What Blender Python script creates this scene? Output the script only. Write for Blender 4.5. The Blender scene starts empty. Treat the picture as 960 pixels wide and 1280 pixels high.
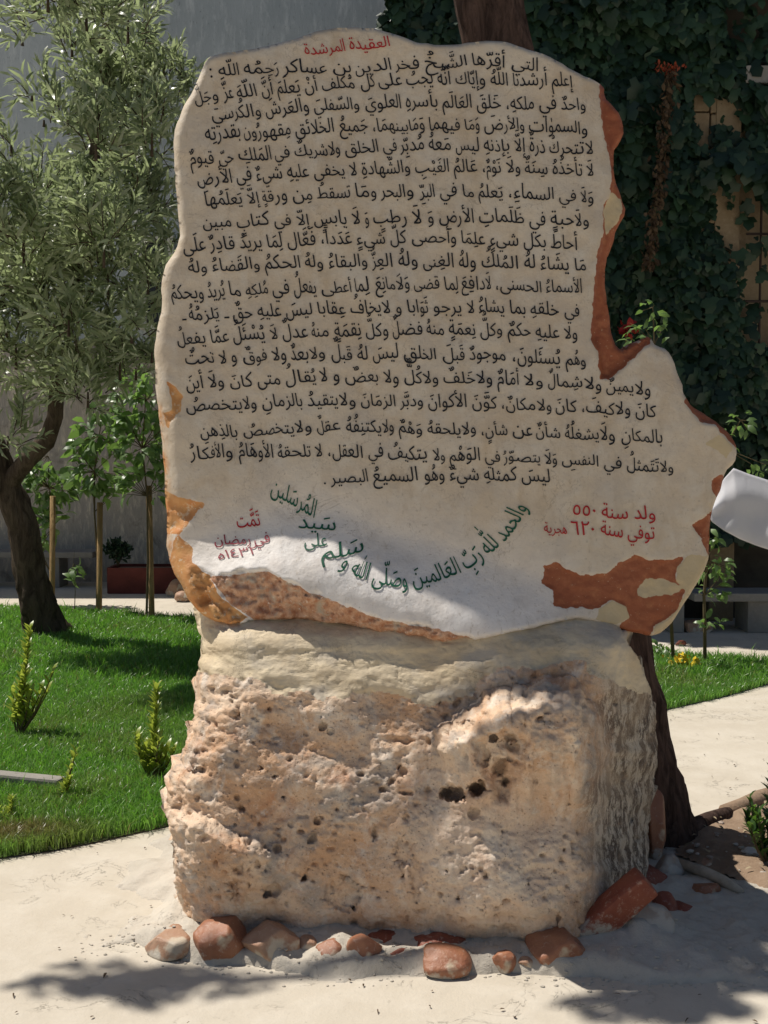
import bpy, bmesh, math, random
import numpy as np
from mathutils import Vector, Matrix, noise as mnoise
import unicodedata

random.seed(7); rng = np.random.default_rng(7)
SC = bpy.context.scene; COL = SC.collection
R = math.radians

# ------------------------------------------------------------------ camera
CAM_H = 1.5; FPX = 1350.0; PITCH = math.atan(70/1350.0)
cam = bpy.data.cameras.new('camera'); camo = bpy.data.objects.new('camera', cam); COL.objects.link(camo)
cam.sensor_fit = 'VERTICAL'; cam.sensor_height = 24.0; cam.lens = 24.0*FPX/1280.0
cam.clip_start = 0.05; cam.clip_end = 2000
camo.location = (0, 0, CAM_H); camo.rotation_euler = (math.pi/2-PITCH, 0, 0)
SC.camera = camo
# ------------------------------------------------------------------ light
SUN = Vector((-0.44, 0.165, 0.883)).normalized()
w = bpy.data.worlds.new('World'); SC.world = w; w.use_nodes = True
nt = w.node_tree; bg = nt.nodes['Background']
sky = nt.nodes.new('ShaderNodeTexSky'); sky.sky_type = 'NISHITA'; sky.sun_disc = False
sky.sun_elevation = math.asin(SUN.z); sky.sun_rotation = math.atan2(SUN.x, SUN.y)
nt.links.new(sky.outputs[0], bg.inputs[0]); bg.inputs[1].default_value = 0.05
sl = bpy.data.lights.new('sun', 'SUN'); sl.energy = 4.4; sl.angle = R(0.55); sl.color = (1.0, 0.94, 0.85)
slo = bpy.data.objects.new('sun', sl); COL.objects.link(slo)
slo.rotation_euler = SUN.to_track_quat('Z', 'Y').to_euler(); slo.location = (-4, 2, 12)
SC.view_settings.view_transform = 'Standard'; SC.view_settings.look = 'None'
SC.view_settings.exposure = 0.14; SC.view_settings.gamma = 1.0
SC.cycles.max_bounces = 6; SC.cycles.diffuse_bounces = 3

# ------------------------------------------------------------------ projection helpers
CP, SP = math.cos(PITCH), math.sin(PITCH)
def unp(px, py, Y):
    """photo pixel + distance -> world point (numpy arrays or floats)"""
    u = (np.asarray(px, float)-480)/FPX; v = -(np.asarray(py, float)-640)/FPX
    dy = CP + v*SP; dz = -SP + v*CP
    t = Y/dy
    return u*t, Y+0*u, CAM_H+dz*t
def P(px, py, Y):
    x, y, z = unp(px, py, Y); return Vector((float(x), float(y), float(z)))
def G(px, py, z=0.0):
    u = (px-480)/FPX; v = -(py-640)/FPX
    dy = CP+v*SP; dz = -SP+v*CP; t = (z-CAM_H)/dz
    return Vector((u*t, dy*t, z))

# ------------------------------------------------------------------ numpy noise
def _h(ix, iy, iz, seed):
    n = (ix*374761393 + iy*668265263 + iz*2147483647 + seed*1274126177) & 0xffffffff
    n = ((n ^ (n >> 13))*1274126177) & 0xffffffff
    n = n ^ (n >> 16)
    return (n & 0xffffff)/float(0xffffff)
def vn(x, y, z=0.0, seed=0):
    x, y, z = np.broadcast_arrays(np.asarray(x, float), np.asarray(y, float), np.asarray(z, float))
    ix, iy, iz = np.floor(x).astype(np.int64), np.floor(y).astype(np.int64), np.floor(z).astype(np.int64)
    fx, fy, fz = x-ix, y-iy, z-iz
    fx, fy, fz = [f*f*f*(f*(f*6-15)+10) for f in (fx, fy, fz)]
    r = 0
    for a in (0, 1):
        for b in (0, 1):
            for c in (0, 1):
                wgt = (fx if a else 1-fx)*(fy if b else 1-fy)*(fz if c else 1-fz)
                r = r + wgt*_h(ix+a, iy+b, iz+c, seed)
    return r*2-1
def fbm(x, y, z=0.0, seed=0, oct=4, gain=0.5):
    r = 0; a = 1.0
    for o in range(oct):
        r = r + a*vn(np.asarray(x)*2**o, np.asarray(y)*2**o, np.asarray(z)*2**o, seed+o*17); a *= gain
    return r
def sm(a, b, x): 
    t = np.clip((x-a)/(b-a), 0, 1); return t*t*(3-2*t)
def sdist(px, py, poly):
    """signed distance (inside positive) + nearest point"""
    px = np.asarray(px, float); py = np.asarray(py, float)
    best = np.full(px.shape, 1e18); nx = px.copy(); ny = py.copy(); ins = np.zeros(px.shape, bool)
    n = len(poly)
    for i in range(n):
        x1, y1 = poly[i]; x2, y2 = poly[(i+1) % n]
        dx, dy = x2-x1, y2-y1; L = dx*dx+dy*dy
        if L == 0: continue
        t = np.clip(((px-x1)*dx+(py-y1)*dy)/L, 0, 1)
        qx = x1+t*dx; qy = y1+t*dy; d = (px-qx)**2+(py-qy)**2
        m = d < best
        best = np.where(m, d, best); nx = np.where(m, qx, nx); ny = np.where(m, qy, ny)
        c = ((y1 > py) != (y2 > py))
        if dy != 0: ins ^= c & (px < dx*(py-y1)/dy+x1)
    d = np.sqrt(best); return np.where(ins, d, -d), nx, ny
def rough(poly, amp, seed, seg=7):
    out = []
    n = len(poly)
    for i in range(n):
        a = np.array(poly[i], float); b = np.array(poly[(i+1) % n], float)
        L = np.hypot(*(b-a)); k = max(1, int(L/seg))
        for j in range(k): out.append(a+(b-a)*j/k)
    o = np.array(out)
    # soften the corners of the tracing a little
    for _ in range(1): o = 0.5*o+0.25*np.roll(o, 1, 0)+0.25*np.roll(o, -1, 0)
    o[:, 0] += amp*fbm(o[:, 0]*.11, o[:, 1]*.11, 3.1, seed, 3); o[:, 1] += amp*fbm(o[:, 0]*.11, o[:, 1]*.11, 9.7, seed+5, 3)
    return [tuple(p) for p in o]

# ------------------------------------------------------------------ object helpers
def tag(o, label=None, cat=None, group=None, kind=None):
    if label: o['label'] = label
    if cat: o['category'] = cat
    if group: o['group'] = group
    if kind: o['kind'] = kind
    return o
def thing(name, label, cat, loc=(0, 0, 0), group=None):
    o = bpy.data.objects.new(name, None); COL.objects.link(o); o.location = loc; o.empty_display_size = .1
    return tag(o, label, cat, group)
def link(name, me, mat=None, parent=None):
    o = bpy.data.objects.new(name, me); COL.objects.link(o)
    if mat and not me.materials: me.materials.append(mat)
    if parent:
        o.parent = parent
        loc = Vector((0, 0, 0)); q = parent
        while q: loc += q.location; q = q.parent
        o.location = -loc      # meshes are written in world coordinates
    return o
def mesh_np(name, V, F, smooth=False, attrs=None):
    """V (n,3); F (m,k) int array or list of arrays of different k"""
    me = bpy.data.meshes.new(name)
    V = np.asarray(V, np.float32)
    Fs = F if isinstance(F, list) else [F]
    Fs = [np.asarray(f, np.int32) for f in Fs if len(f)]
    me.vertices.add(len(V)); me.vertices.foreach_set('co', V.ravel())
    nl = sum(f.size for f in Fs); npoly = sum(len(f) for f in Fs)
    me.loops.add(nl); me.loops.foreach_set('vertex_index', np.concatenate([f.ravel() for f in Fs]))
    me.polygons.add(npoly)
    tot = np.concatenate([np.full(len(f), f.shape[1], np.int32) for f in Fs])
    st = np.concatenate([[0], np.cumsum(tot)[:-1]]).astype(np.int32)
    me.polygons.foreach_set('loop_start', st); me.polygons.foreach_set('loop_total', tot)
    me.update(calc_edges=True); me.validate()
    if smooth: me.polygons.foreach_set('use_smooth', np.ones(len(me.polygons), bool))
    if attrs:
        for k, a in attrs.items():
            at = me.attributes.new(k, 'FLOAT', 'POINT'); at.data.foreach_set('value', np.asarray(a, np.float32))
    return me
class MB:
    """collects tubes and boxes into one mesh"""
    def __init__(s): s.v = []; s.f = []; s.n = 0
    def add(s, V, F):
        s.v.append(np.asarray(V, float)); s.f += [tuple(i+s.n for i in f) for f in F]; s.n += len(V)
    def tube(s, pts, rad, seg=8, rgh=0.0, seed=0, cap=True):
        pts = [Vector(p) for p in pts]; n = len(pts)
        if not hasattr(rad, '__len__'): rad = [rad]*n
        V = []; up = Vector((0.3, 0.2, 1)).normalized()
        for i, p in enumerate(pts):
            t = (pts[min(i+1, n-1)]-pts[max(i-1, 0)]).normalized()
            a = t.cross(Vector((0, 1, 0.13))).normalized(); b = t.cross(a)
            for k in range(seg):
                th = 2*math.pi*k/seg; rr = rad[i]
                if rgh:
                    q = Vector((math.cos(th)*2.2, math.sin(th)*2.2, i*.35+seed))
                    rr *= 1+rgh*mnoise.noise(q)+rgh*.6*mnoise.noise(q*2.7)
                V.append(p+(a*math.cos(th)+b*math.sin(th))*rr)
        F = []
        for i in range(n-1):
            for k in range(seg):
                k2 = (k+1) % seg; F.append((i*seg+k, i*seg+k2, (i+1)*seg+k2, (i+1)*seg+k))
        if cap: F.append(tuple(range(seg))[::-1]); F.append(tuple((n-1)*seg+k for k in range(seg)))
        s.add(V, F)
    def box(s, c, size, rot=None):
        c = Vector(c); V = []
        for dx in (-.5, .5):
            for dy in (-.5, .5):
                for dz in (-.5, .5):
                    q = Vector((dx*size[0], dy*size[1], dz*size[2]))
                    if rot: q = rot @ q
                    V.append(c+q)
        s.add(V, [(0, 1, 3, 2), (4, 6, 7, 5), (0, 4, 5, 1), (2, 3, 7, 6), (0, 2, 6, 4), (1, 5, 7, 3)])
    def build(s, name, mat, parent=None, smooth=False, bevel=0):
        me = bpy.data.meshes.new(name); me.from_pydata([tuple(v) for a in s.v for v in a], [], s.f); me.update()
        if bevel:
            bm = bmesh.new(); bm.from_mesh(me)
            bmesh.ops.bevel(bm, geom=bm.edges[:], offset=bevel, segments=2, affect='EDGES', profile=.6)
            bm.to_mesh(me); bm.free()
        if smooth: me.polygons.foreach_set('use_smooth', [True]*len(me.polygons))
        return link(name, me, mat, parent)

# ------------------------------------------------------------------ material helpers
class Mat:
    def __init__(s, name, rough=.8, spec=.3):
        s.m = bpy.data.materials.new(name); s.m.use_nodes = True; s.t = s.m.node_tree
        s.b = s.t.nodes['Principled BSDF']; s.b.inputs['Roughness'].default_value = rough
        s.b.inputs['Specular IOR Level'].default_value = spec
        s.out = s.t.nodes['Material Output']
        s.co = s.t.nodes.new('ShaderNodeTexCoord')
    def sock(s, v, inp):
        if hasattr(v, 'is_linked') or isinstance(v, bpy.types.NodeSocket): s.t.links.new(v, inp)
        elif isinstance(v, (tuple, list)): inp.default_value = (*v, 1) if len(v) == 3 and len(inp.default_value) == 4 else v
        else: inp.default_value = v
    def noise(s, scale=5, detail=5, rough=.55, dist=0, stretch=None, vec=None):
        n = s.t.nodes.new('ShaderNodeTexNoise'); n.inputs['Scale'].default_value = scale
        n.inputs['Detail'].default_value = detail; n.inputs['Roughness'].default_value = rough; n.inputs['Distortion'].default_value = dist
        src = vec or s.co.outputs['Object']
        if stretch:
            mp = s.t.nodes.new('ShaderNodeMapping'); mp.inputs['Scale'].default_value = stretch; s.t.links.new(src, mp.inputs[0]); src = mp.outputs[0]
        s.t.links.new(src, n.inputs['Vector']); return n.outputs['Fac']
    def voro(s, scale=20, feature='F1', rand=1.0, out='Distance'):
        n = s.t.nodes.new('ShaderNodeTexVoronoi'); n.feature = feature; n.inputs['Scale'].default_value = scale
        n.inputs['Randomness'].default_value = rand
        s.t.links.new(s.co.outputs['Object'], n.inputs['Vector']); return n.outputs[out]
    def ramp(s, fac, stops, interp='LINEAR'):
        n = s.t.nodes.new('ShaderNodeValToRGB'); n.color_ramp.interpolation = interp
        e = n.color_ramp.elements
        while len(e) < len(stops): e.new(.5)
        for el, (p, c) in zip(e, stops):
            el.position = p; el.color = (*c, 1) if hasattr(c, '__len__') else (c, c, c, 1)
        s.sock(fac, n.inputs[0]); return n.outputs[0]
    def mix(s, fac, a, b, mode='MIX'):
        n = s.t.nodes.new('ShaderNodeMix'); n.data_type = 'RGBA'; n.blend_type = mode
        s.sock(fac, n.inputs[0]); s.sock(a, n.inputs[6]); s.sock(b, n.inputs[7]); return n.outputs[2]
    def math(s, op, a, b=0.0, c=None):
        n = s.t.nodes.new('ShaderNodeMath'); n.operation = op; s.sock(a, n.inputs[0]); s.sock(b, n.inputs[1])
        if c is not None: s.sock(c, n.inputs[2])
        return n.outputs[0]
    def attr(s, name):
        n = s.t.nodes.new('ShaderNodeAttribute'); n.attribute_name = name; return n.outputs['Fac']
    def rnd(s):
        n = s.t.nodes.new('ShaderNodeObjectInfo'); return n.outputs['Random']
    def color(s, v): s.sock(v, s.b.inputs['Base Color']); return s
    def rough(s, v): s.sock(v, s.b.inputs['Roughness']); return s
    def bump(s, h, strength=.4, dist=.01):
        n = s.t.nodes.new('ShaderNodeBump'); n.inputs['Strength'].default_value = strength; n.inputs['Distance'].default_value = dist
        s.sock(h, n.inputs['Height'])
        if s.b.inputs['Normal'].is_linked: s.t.links.new(s.b.inputs['Normal'].links[0].from_socket, n.inputs['Normal'])
        s.t.links.new(n.outputs[0], s.b.inputs['Normal']); return s
    def translucent(s, col, fac=.35):
        tr = s.t.nodes.new('ShaderNodeBsdfTranslucent'); mx = s.t.nodes.new('ShaderNodeMixShader')
        s.sock(col, tr.inputs[0]); mx.inputs[0].default_value = fac
        s.t.links.new(s.b.outputs[0], mx.inputs[1]); s.t.links.new(tr.outputs[0], mx.inputs[2]); s.t.links.new(mx.outputs[0], s.out.inputs[0]); return s

def leaf_mat(name, dark, light, trans, rough=.38, spec=.5, fac=.35, use_obj=False):
    m = Mat(name, rough, spec)
    r = m.rnd() if use_obj else m.attr('rnd')
    c = m.mix(r, dark, light); c = m.mix(m.math('MULTIPLY', m.noise(30, 2), .35), c, tuple(x*.6 for x in dark))
    m.color(c); m.translucent(m.mix(r, trans, tuple(min(1, x*1.25) for x in trans)), fac)
    return m.m

# slab face: painted plaster-smooth limestone
def slab_mat():
    m = Mat('painted_limestone', .55, .35)
    a = m.noise(3.2, 6, .6, .4); b = m.noise(14, 5, .65); c = m.noise(90, 3, .6)
    st = m.noise(9, 5, .6, .6, (1.6, 1, .55))
    col = m.mix(m.ramp(a, [(.35, 0), (.68, 1)]), (.66, .565, .44), (.57, .46, .335))
    col = m.mix(m.ramp(b, [(.45, 0), (.72, .75)]), col, (.68, .62, .53))
    col = m.mix(m.ramp(st, [(.52, 0), (.75, .55)]), col, (.47, .36, .235))
    col = m.mix(m.attr('scoop'), col, m.mix(m.ramp(b, [(.3, 0), (.8, 1)]), (.86, .83, .80), (.80, .74, .69)))
    col = m.mix(m.ramp(c, [(.62, 0), (.75, .5)]), col, (.30, .25, .19))
    hc = m.ramp(m.noise(2.6, 7, .6, .8), [(.4975, 0), (.5, .55), (.5025, 0)]); col = m.mix(m.math('MULTIPLY', hc, m.ramp(m.noise(1.7, 3), [(.5, 0), (.56, 1)])), col, (.30, .24, .18))
    col = m.mix(m.ramp(m.noise(5.5, 6, .65, .3), [(.50, 0), (.70, .55)]), col, (.50, .44, .38))
    col = m.mix(m.ramp(m.noise(45, 5, .75, .5, (1, 1, .6)), [(.58, 0), (.68, .45)]), col, (.42, .34, .25))
    # worn cream patches, tan rim, terracotta paint
    def edge(nm, amt=.5, sc=26, w=.10):
        e = m.math('ADD', m.attr(nm), m.math('MULTIPLY', m.math('SUBTRACT', m.noise(sc, 4, .7), .5), amt))
        return m.ramp(e, [(.5-w, 0), (.5+w, 1)])
    cream = m.mix(b, (.60, .50, .34), (.52, .40, .22))
    tan = m.mix(m.ramp(b, [(.3, 0), (.7, 1)]), (.58, .33, .13), (.55, .22, .07))
    tan = m.mix(m.ramp(m.noise(40, 4, .7, .3), [(.56, 0), (.66, .8)]), tan, (.68, .56, .40))
    terra = m.mix(m.ramp(a, [(.3, 0), (.7, 1)]), (.35, .11, .045), (.28, .08, .035))
    terra = m.mix(m.ramp(m.noise(34, 5, .75), [(.50, 0), (.70, .5)]), terra, (.48, .20, .085))
    terra = m.mix(m.ramp(m.noise(120, 3, .6), [(.66, 0), (.74, .8)]), terra, (.62, .45, .30))
    brk = m.mix(m.ramp(m.noise(38, 5, .7), [(.38, 0), (.62, 1)]), (.42, .19, .10), (.66, .42, .28))
    brk = m.mix(m.ramp(m.noise(16, 4, .6), [(.55, 0), (.7, .9)]), brk, (.48, .44, .36))
    brk = m.mix(m.ramp(m.noise(75, 4, .7), [(.60, 0), (.72, .9)]), brk, (.80, .75, .68))
    col = m.mix(edge('rim', .7, 18, .16), col, m.mix(m.ramp(m.noise(12, 5, .65, .5), [(.42, 0), (.62, 1)]), (.56, .45, .33), tan))
    col = m.mix(edge('tan', .5), col, tan)
    col = m.mix(edge('broken', .7, 30), col, brk)
    col = m.mix(edge('terra', .55, 34, .05), col, terra)
    col = m.mix(edge('cream', .3, 30, .08), col, cream)
    # pale chipped paint line where the paint ends
    m.color(col)
    m.rough(m.ramp(m.noise(7, 4), [(.3, .42), (.7, .72)]))
    m.bump(b, .45, .007); m.bump(c, .35, .0018); m.bump(m.noise(50, 5, .7), .7, .003); m.bump(m.noise(7, 4, .5), .3, .015)
    return m.m
def boulder_mat():
    m = Mat('pitted_limestone', .85, .25)
    A = m.noise(4.2, 7, .62, .8); B = m.noise(11, 7, .68, .5); C_ = m.noise(33, 6, .7); D = m.noise(110, 4, .65)
    col = m.mix(m.ramp(A, [(.40, 0), (.60, 1)]), (.60, .38, .235), (.76, .585, .43))
    col = m.mix(m.ramp(B, [(.50, 0), (.66, .8)]), col, (.78, .70, .60))
    col = m.mix(m.ramp(m.noise(7.5, 6, .65, .6), [(.55, 0), (.70, .7)]), col, (.48, .235, .125))
    col = m.mix(m.ramp(m.noise(8.5, 5, .6, .3, None), [(.52, 0), (.66, .7)]), col, (.38, .345, .31))
    col = m.mix(m.attr('pale'), col, m.mix(m.ramp(B, [(.42, 0), (.62, 1)]), (.80, .70, .58), (.68, .50, .37)))
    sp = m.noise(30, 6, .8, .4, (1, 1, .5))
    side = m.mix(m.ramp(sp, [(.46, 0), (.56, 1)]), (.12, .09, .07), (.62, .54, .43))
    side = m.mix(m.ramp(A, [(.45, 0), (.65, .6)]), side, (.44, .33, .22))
    col = m.mix(m.attr('side'), col, side)  # speckled right face; part of its shade is put into this darker colour
    col = m.mix(m.ramp(C_, [(.58, 0), (.72, .5)]), col, (.50, .31, .20))
    col = m.mix(m.ramp(C_, [(.28, .55), (.42, 0)]), col, (.76, .70, .62))
    col = m.mix(m.ramp(D, [(.66, 0), (.74, .6)]), col, (.24, .16, .11))
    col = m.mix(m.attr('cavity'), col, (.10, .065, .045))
    m.color(col)
    m.bump(C_, .6, .008); m.bump(D, .9, .003)
    gr = m.noise(190, 3, .75); m.t.links.new(m.mix(m.ramp(gr, [(.60, 0), (.70, .55)]), m.mix(m.ramp(gr, [(.30, .5), (.40, 0)]), col, (.30, .20, .14)), (.86, .78, .68)), m.b.inputs['Base Color'])
    vp = m.ramp(m.voro(75), [(.10, 0), (.22, 1)]); m.bump(vp, .8, .004); m.bump(m.noise(260, 3, .7), .6, .0012)
    return m.m
def collar_mat():
    m = Mat('smoothed_mortar', .8, .25)
    A = m.noise(4.5, 6, .6, .8, (1, 1, 1.6)); B = m.noise(16, 6, .65, .4, (.8, 1, 1.8)); D = m.noise(90, 4, .6)
    col = m.mix(m.ramp(A, [(.38, 0), (.62, 1)]), (.72, .61, .44), (.58, .47, .32))
    col = m.mix(m.ramp(B, [(.5, 0), (.7, .7)]), col, (.76, .63, .42))
    col = m.mix(m.ramp(m.noise(6, 5, .6), [(.52, 0), (.66, .8)]), col, (.50, .45, .38))
    cr = m.ramp(m.noise(9, 6, .7, 1.5), [(.488, 0), (.5, .8), (.512, 0)])
    col = m.mix(m.math('MULTIPLY', cr, m.ramp(m.noise(5, 3), [(.5, 0), (.62, 1)])), col, (.20, .15, .09))
    m.color(col); m.bump(B, .55, .012); m.bump(D, .5, .002); m.bump(m.noise(35, 6, .7, 1), .35, .005)
    return m.m
def concrete_mat(name, c1, c2, c3, scale=1.0, bump=.35, crack=False):
    m = Mat(name, .9, .2)
    A = m.noise(.9*scale, 6, .6, .3); B = m.noise(7*scale, 6, .65); D = m.noise(120*scale, 4, .65)
    col = m.mix(m.ramp(A, [(.35, 0), (.65, 1)]), c1, c2)
    col = m.mix(m.ramp(B, [(.45, 0), (.75, .6)]), col, c3)
    col = m.mix(m.ramp(m.noise(45*scale, 4, .6), [(.66, 0), (.74, .5)]), col, tuple(x*.6 for x in c2))
    if crack:
        cr = m.ramp(m.noise(6*scale, 6, .65, 1.2), [(.492, 0), (.5, .7), (.508, 0)])
        k = m.math('MULTIPLY', cr, m.ramp(m.noise(3*scale, 3), [(.52, 0), (.62, 1)]))
        col = m.mix(k, col, tuple(x*.45 for x in c2)); m.bump(m.math('MULTIPLY', k, -1), .6, .006)
    m.color(col); m.bump(B, bump, .012); m.bump(D, bump, .002)
    return m.m
def plain(name, col, rough=.8, var=.25, scale=20, bump=.2, spec=.3, dist=.004):
    m = Mat(name, rough, spec); n = m.noise(scale, 5, .65)
    m.color(m.mix(m.ramp(n, [(.3, 0), (.7, 1)]), tuple(x*(1-var) for x in col), tuple(min(1, x*(1+var)) for x in col)))
    m.bump(n, bump, dist); return m.m

M = {}
M['slab'] = slab_mat(); M['boulder'] = boulder_mat(); M['collar'] = collar_mat()
M['path'] = concrete_mat('pale_concrete', (.60, .545, .455), (.50, .445, .36), (.65, .60, .515), 1, .6, True)
M['footing'] = concrete_mat('rough_cement', (.57, .515, .435), (.47, .425, .355), (.63, .58, .50), 2.2, .8, True)
def wall_mat():
    m = Mat('weathered_render', .92, .15)
    st = m.noise(8, 7, .72, .2, (1.6, 1, .38)); A = m.noise(1.1, 5, .6); F = m.noise(30, 5, .75, 0, (1, 1, .5))
    col = m.mix(m.ramp(A, [(.35, 0), (.65, 1)]), (.38, .425, .45), (.47, .515, .54))
    col = m.mix(m.ramp(st, [(.5, 0), (.66, .7)]), col, (.66, .70, .71))
    col = m.mix(m.ramp(F, [(.58, 0), (.68, .5)]), col, (.11, .12, .125))
    m.color(col); m.bump(st, .5, .02); m.bump(F, .5, .008); return m.m
M['wall'] = wall_mat()
def dado_mat():
    m = Mat('rough_cast_concrete', .95, .12)
    st = m.noise(9, 7, .75, .3, (1.8, 1, .5)); A = m.noise(1.7, 5, .6)
    col = m.mix(m.ramp(A, [(.35, 0), (.65, 1)]), (.48, .42, .35), (.38, .35, .32))
    col = m.mix(m.ramp(st, [(.50, 0), (.66, .85)]), col, (.74, .66, .54))
    col = m.mix(m.ramp(m.noise(3, 6, .65, .5), [(.55, 0), (.7, .7)]), col, (.13, .115, .10))
    m.color(col); m.bump(st, .8, .03); return m.m
M['dado'] = dado_mat()
M['soil_lawn'] = plain('lawn_soil', (.045, .055, .02), .95, .4, 30)
M['dirt'] = concrete_mat('dry_dirt', (.32, .225, .155), (.24, .165, .11), (.40, .30, .215), 3.5, 1.0)
M['ink'] = plain('black_ink', (.016, .015, .017), .5, .3, 60, 0)
M['red'] = plain('red_ink', (.42, .018, .022), .5, .25, 60, 0)
M['maroon'] = plain('dark_red_ink', (.26, .02, .04), .5, .3, 60, 0)
M['green'] = plain('green_ink', (.012, .095, .052), .5, .3, 60, 0)
def grass_mat():
    m = Mat('grass_blade', .34, .6)
    r = m.attr('rnd'); pt = m.noise(1.3, 4, .6)
    c = m.mix(r, (.09, .20, .035), (.25, .42, .12))
    c = m.mix(m.ramp(pt, [(.5, 0), (.75, .4)]), c, (.15, .28, .045))
    c = m.mix(m.attr('dry'), c, (.26, .20, .085))
    m.color(c); m.translucent(m.mix(m.attr('dry'), (.22, .52, .05), (.28, .22, .08)), .42); return m.m
M['grass'] = grass_mat()
M['olive_leaf'] = leaf_mat('olive_leaf', (.06, .09, .04), (.56, .61, .44), (.38, .46, .22), .36, .5, .42)
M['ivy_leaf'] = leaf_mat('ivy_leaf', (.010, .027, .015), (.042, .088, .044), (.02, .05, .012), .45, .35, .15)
M['ivy_leaf_o'] = leaf_mat('ivy_leaf_single', (.012, .030, .020), (.032, .065, .042), (.02, .05, .012), .45, .35, .15, True)
M['sap_leaf'] = leaf_mat('sapling_leaf', (.08, .14, .05), (.20, .31, .12), (.24, .42, .08), .38, .5, .35, True)
M['sap_leaf_s'] = leaf_mat('sapling_leaf_far', (.05, .11, .03), (.11, .20, .06), (.16, .32, .04), .3, .6, .35)
M['shrub_leaf'] = leaf_mat('shrub_leaf', (.16, .26, .035), (.42, .46, .09), (.50, .60, .08), .35, .5, .4)
M['canopy_leaf'] = leaf_mat('canopy_leaf', (.03, .07, .02), (.07, .12, .03), (.08, .16, .02), .4, .4, .25)
M['dry_leaf'] = leaf_mat('dry_leaf', (.06, .038, .022), (.17, .115, .07), (.10, .06, .03), .8, .2, .2)
M['petal_red'] = plain('red_petal', (.28, .015, .012), .5, .3, 60, 0)
M['petal_orange'] = plain('orange_petal', (.24, .045, .02), .6, .3, 60, 0)
M['petal_yellow'] = plain('yellow_petal', (.75, .55, .04), .6, .2, 60, 0)
def bark_mat(name, c1, c2, scale=1):
    m = Mat(name, .95, .15)
    A = m.noise(22*scale, 7, .7, .8, (1, 1, .22)); B = m.noise(50*scale, 5, .7, 0, (1, 1, .5))
    m.color(m.mix(m.ramp(A, [(.38, 0), (.62, 1)]), c1, c2)); m.bump(A, 1.0, .03); m.bump(B, .8, .008); return m.m
M['bark'] = bark_mat('reddish_bark', (.045, .028, .022), (.15, .095, .075))
M['olive_bark'] = bark_mat('olive_bark', (.05, .036, .026), (.13, .098, .07), .8)
M['twig'] = plain('twig', (.11, .085, .045), .9)
M['cut'] = plain('cut_wood', (.42, .36, .28), .8)
M['stake'] = bark_mat('stake_wood', (.28, .18, .085), (.42, .29, .14), 1)
M['stone_grey'] = concrete_mat('bench_stone', (.30, .28, .25), (.24, .22, .20), (.36, .33, .29), 3, .4)
M['planter'] = plain('red_brown_paint', (.13, .032, .025), .75, .3, 6)
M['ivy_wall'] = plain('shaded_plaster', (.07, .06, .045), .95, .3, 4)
M['column'] = concrete_mat('ochre_stone', (.30, .235, .15), (.23, .17, .105), (.36, .29, .20), 3, .4)
M['lintel'] = concrete_mat('pale_lintel_stone', (.30, .29, .27), (.25, .24, .22), (.34, .33, .31), 3, .3)
M['iron'] = plain('rusty_iron', (.035, .022, .018), .7)
M['glass'] = plain('dark_opening', (.02, .02, .022), .3, .2, 3, 0, .5)
M['white'] = plain('white_paint', (.72, .74, .72), .6, .05)
M['frame'] = plain('cream_paint', (.60, .60, .52), .6, .08)
def cloth_mat():
    m = Mat('white_cloth', .6, .35); n = m.noise(4, 4, .6)
    m.color(m.mix(n, (.86, .86, .88), (.82, .82, .86))); m.bump(m.noise(5, 4, .6, .6, (2, 1, .6)), .35, .02); m.translucent((.8, .8, .84), .5); return m.m
M['cloth'] = cloth_mat()
def rock_mat(name, c1, c2, patch, amt=.56, rough=.45):
    m = Mat(name, rough, .45); A = m.noise(14, 5, .6, .3); B = m.noise(60, 5, .7)
    col = m.mix(m.ramp(A, [(.35, 0), (.65, 1)]), c1, c2)
    col = m.mix(m.ramp(m.noise(9, 4, .5), [(amt, 0), (amt+.05, .95)]), col, patch)
    col = m.mix(m.ramp(B, [(.56, 0), (.70, .55)]), col, (.55, .42, .33))
    geo = m.t.nodes.new('ShaderNodeSeparateXYZ'); m.t.links.new(m.co.outputs['Generated'], geo.inputs[0])
    du = m.math('ADD', m.math('SUBTRACT', .42, geo.outputs[2]), m.math('MULTIPLY', m.math('SUBTRACT', m.noise(22, 5, .7), .5), 1.2))
    col = m.mix(m.ramp(du, [(.0, 0), (.16, .9)]), col, (.50, .46, .39))       # cement smeared up from the bed
    m.color(col); m.bump(A, .5, .012); m.bump(B, .6, .003); m.bump(m.noise(25, 5, .7), .4, .006); return m.m
M['rock_orange'] = rock_mat('orange_painted_stone', (.36, .16, .085), (.28, .11, .06), (.52, .42, .30), .62, .5)
M['rock_cream'] = rock_mat('peach_painted_stone', (.42, .27, .18), (.36, .19, .115), (.55, .47, .36), .56, .55)
M['rock_red'] = rock_mat('dark_red_painted_stone', (.22, .055, .032), (.29, .085, .045), (.45, .37, .29), .66, .6)
M['rock_grey'] = rock_mat('grey_stone', (.42, .38, .33), (.33, .25, .20), (.50, .46, .40), .5, .8)
M['rock_white'] = rock_mat('white_stone', (.70, .67, .62), (.62, .58, .52), (.74, .72, .68), .5, .8)

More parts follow.
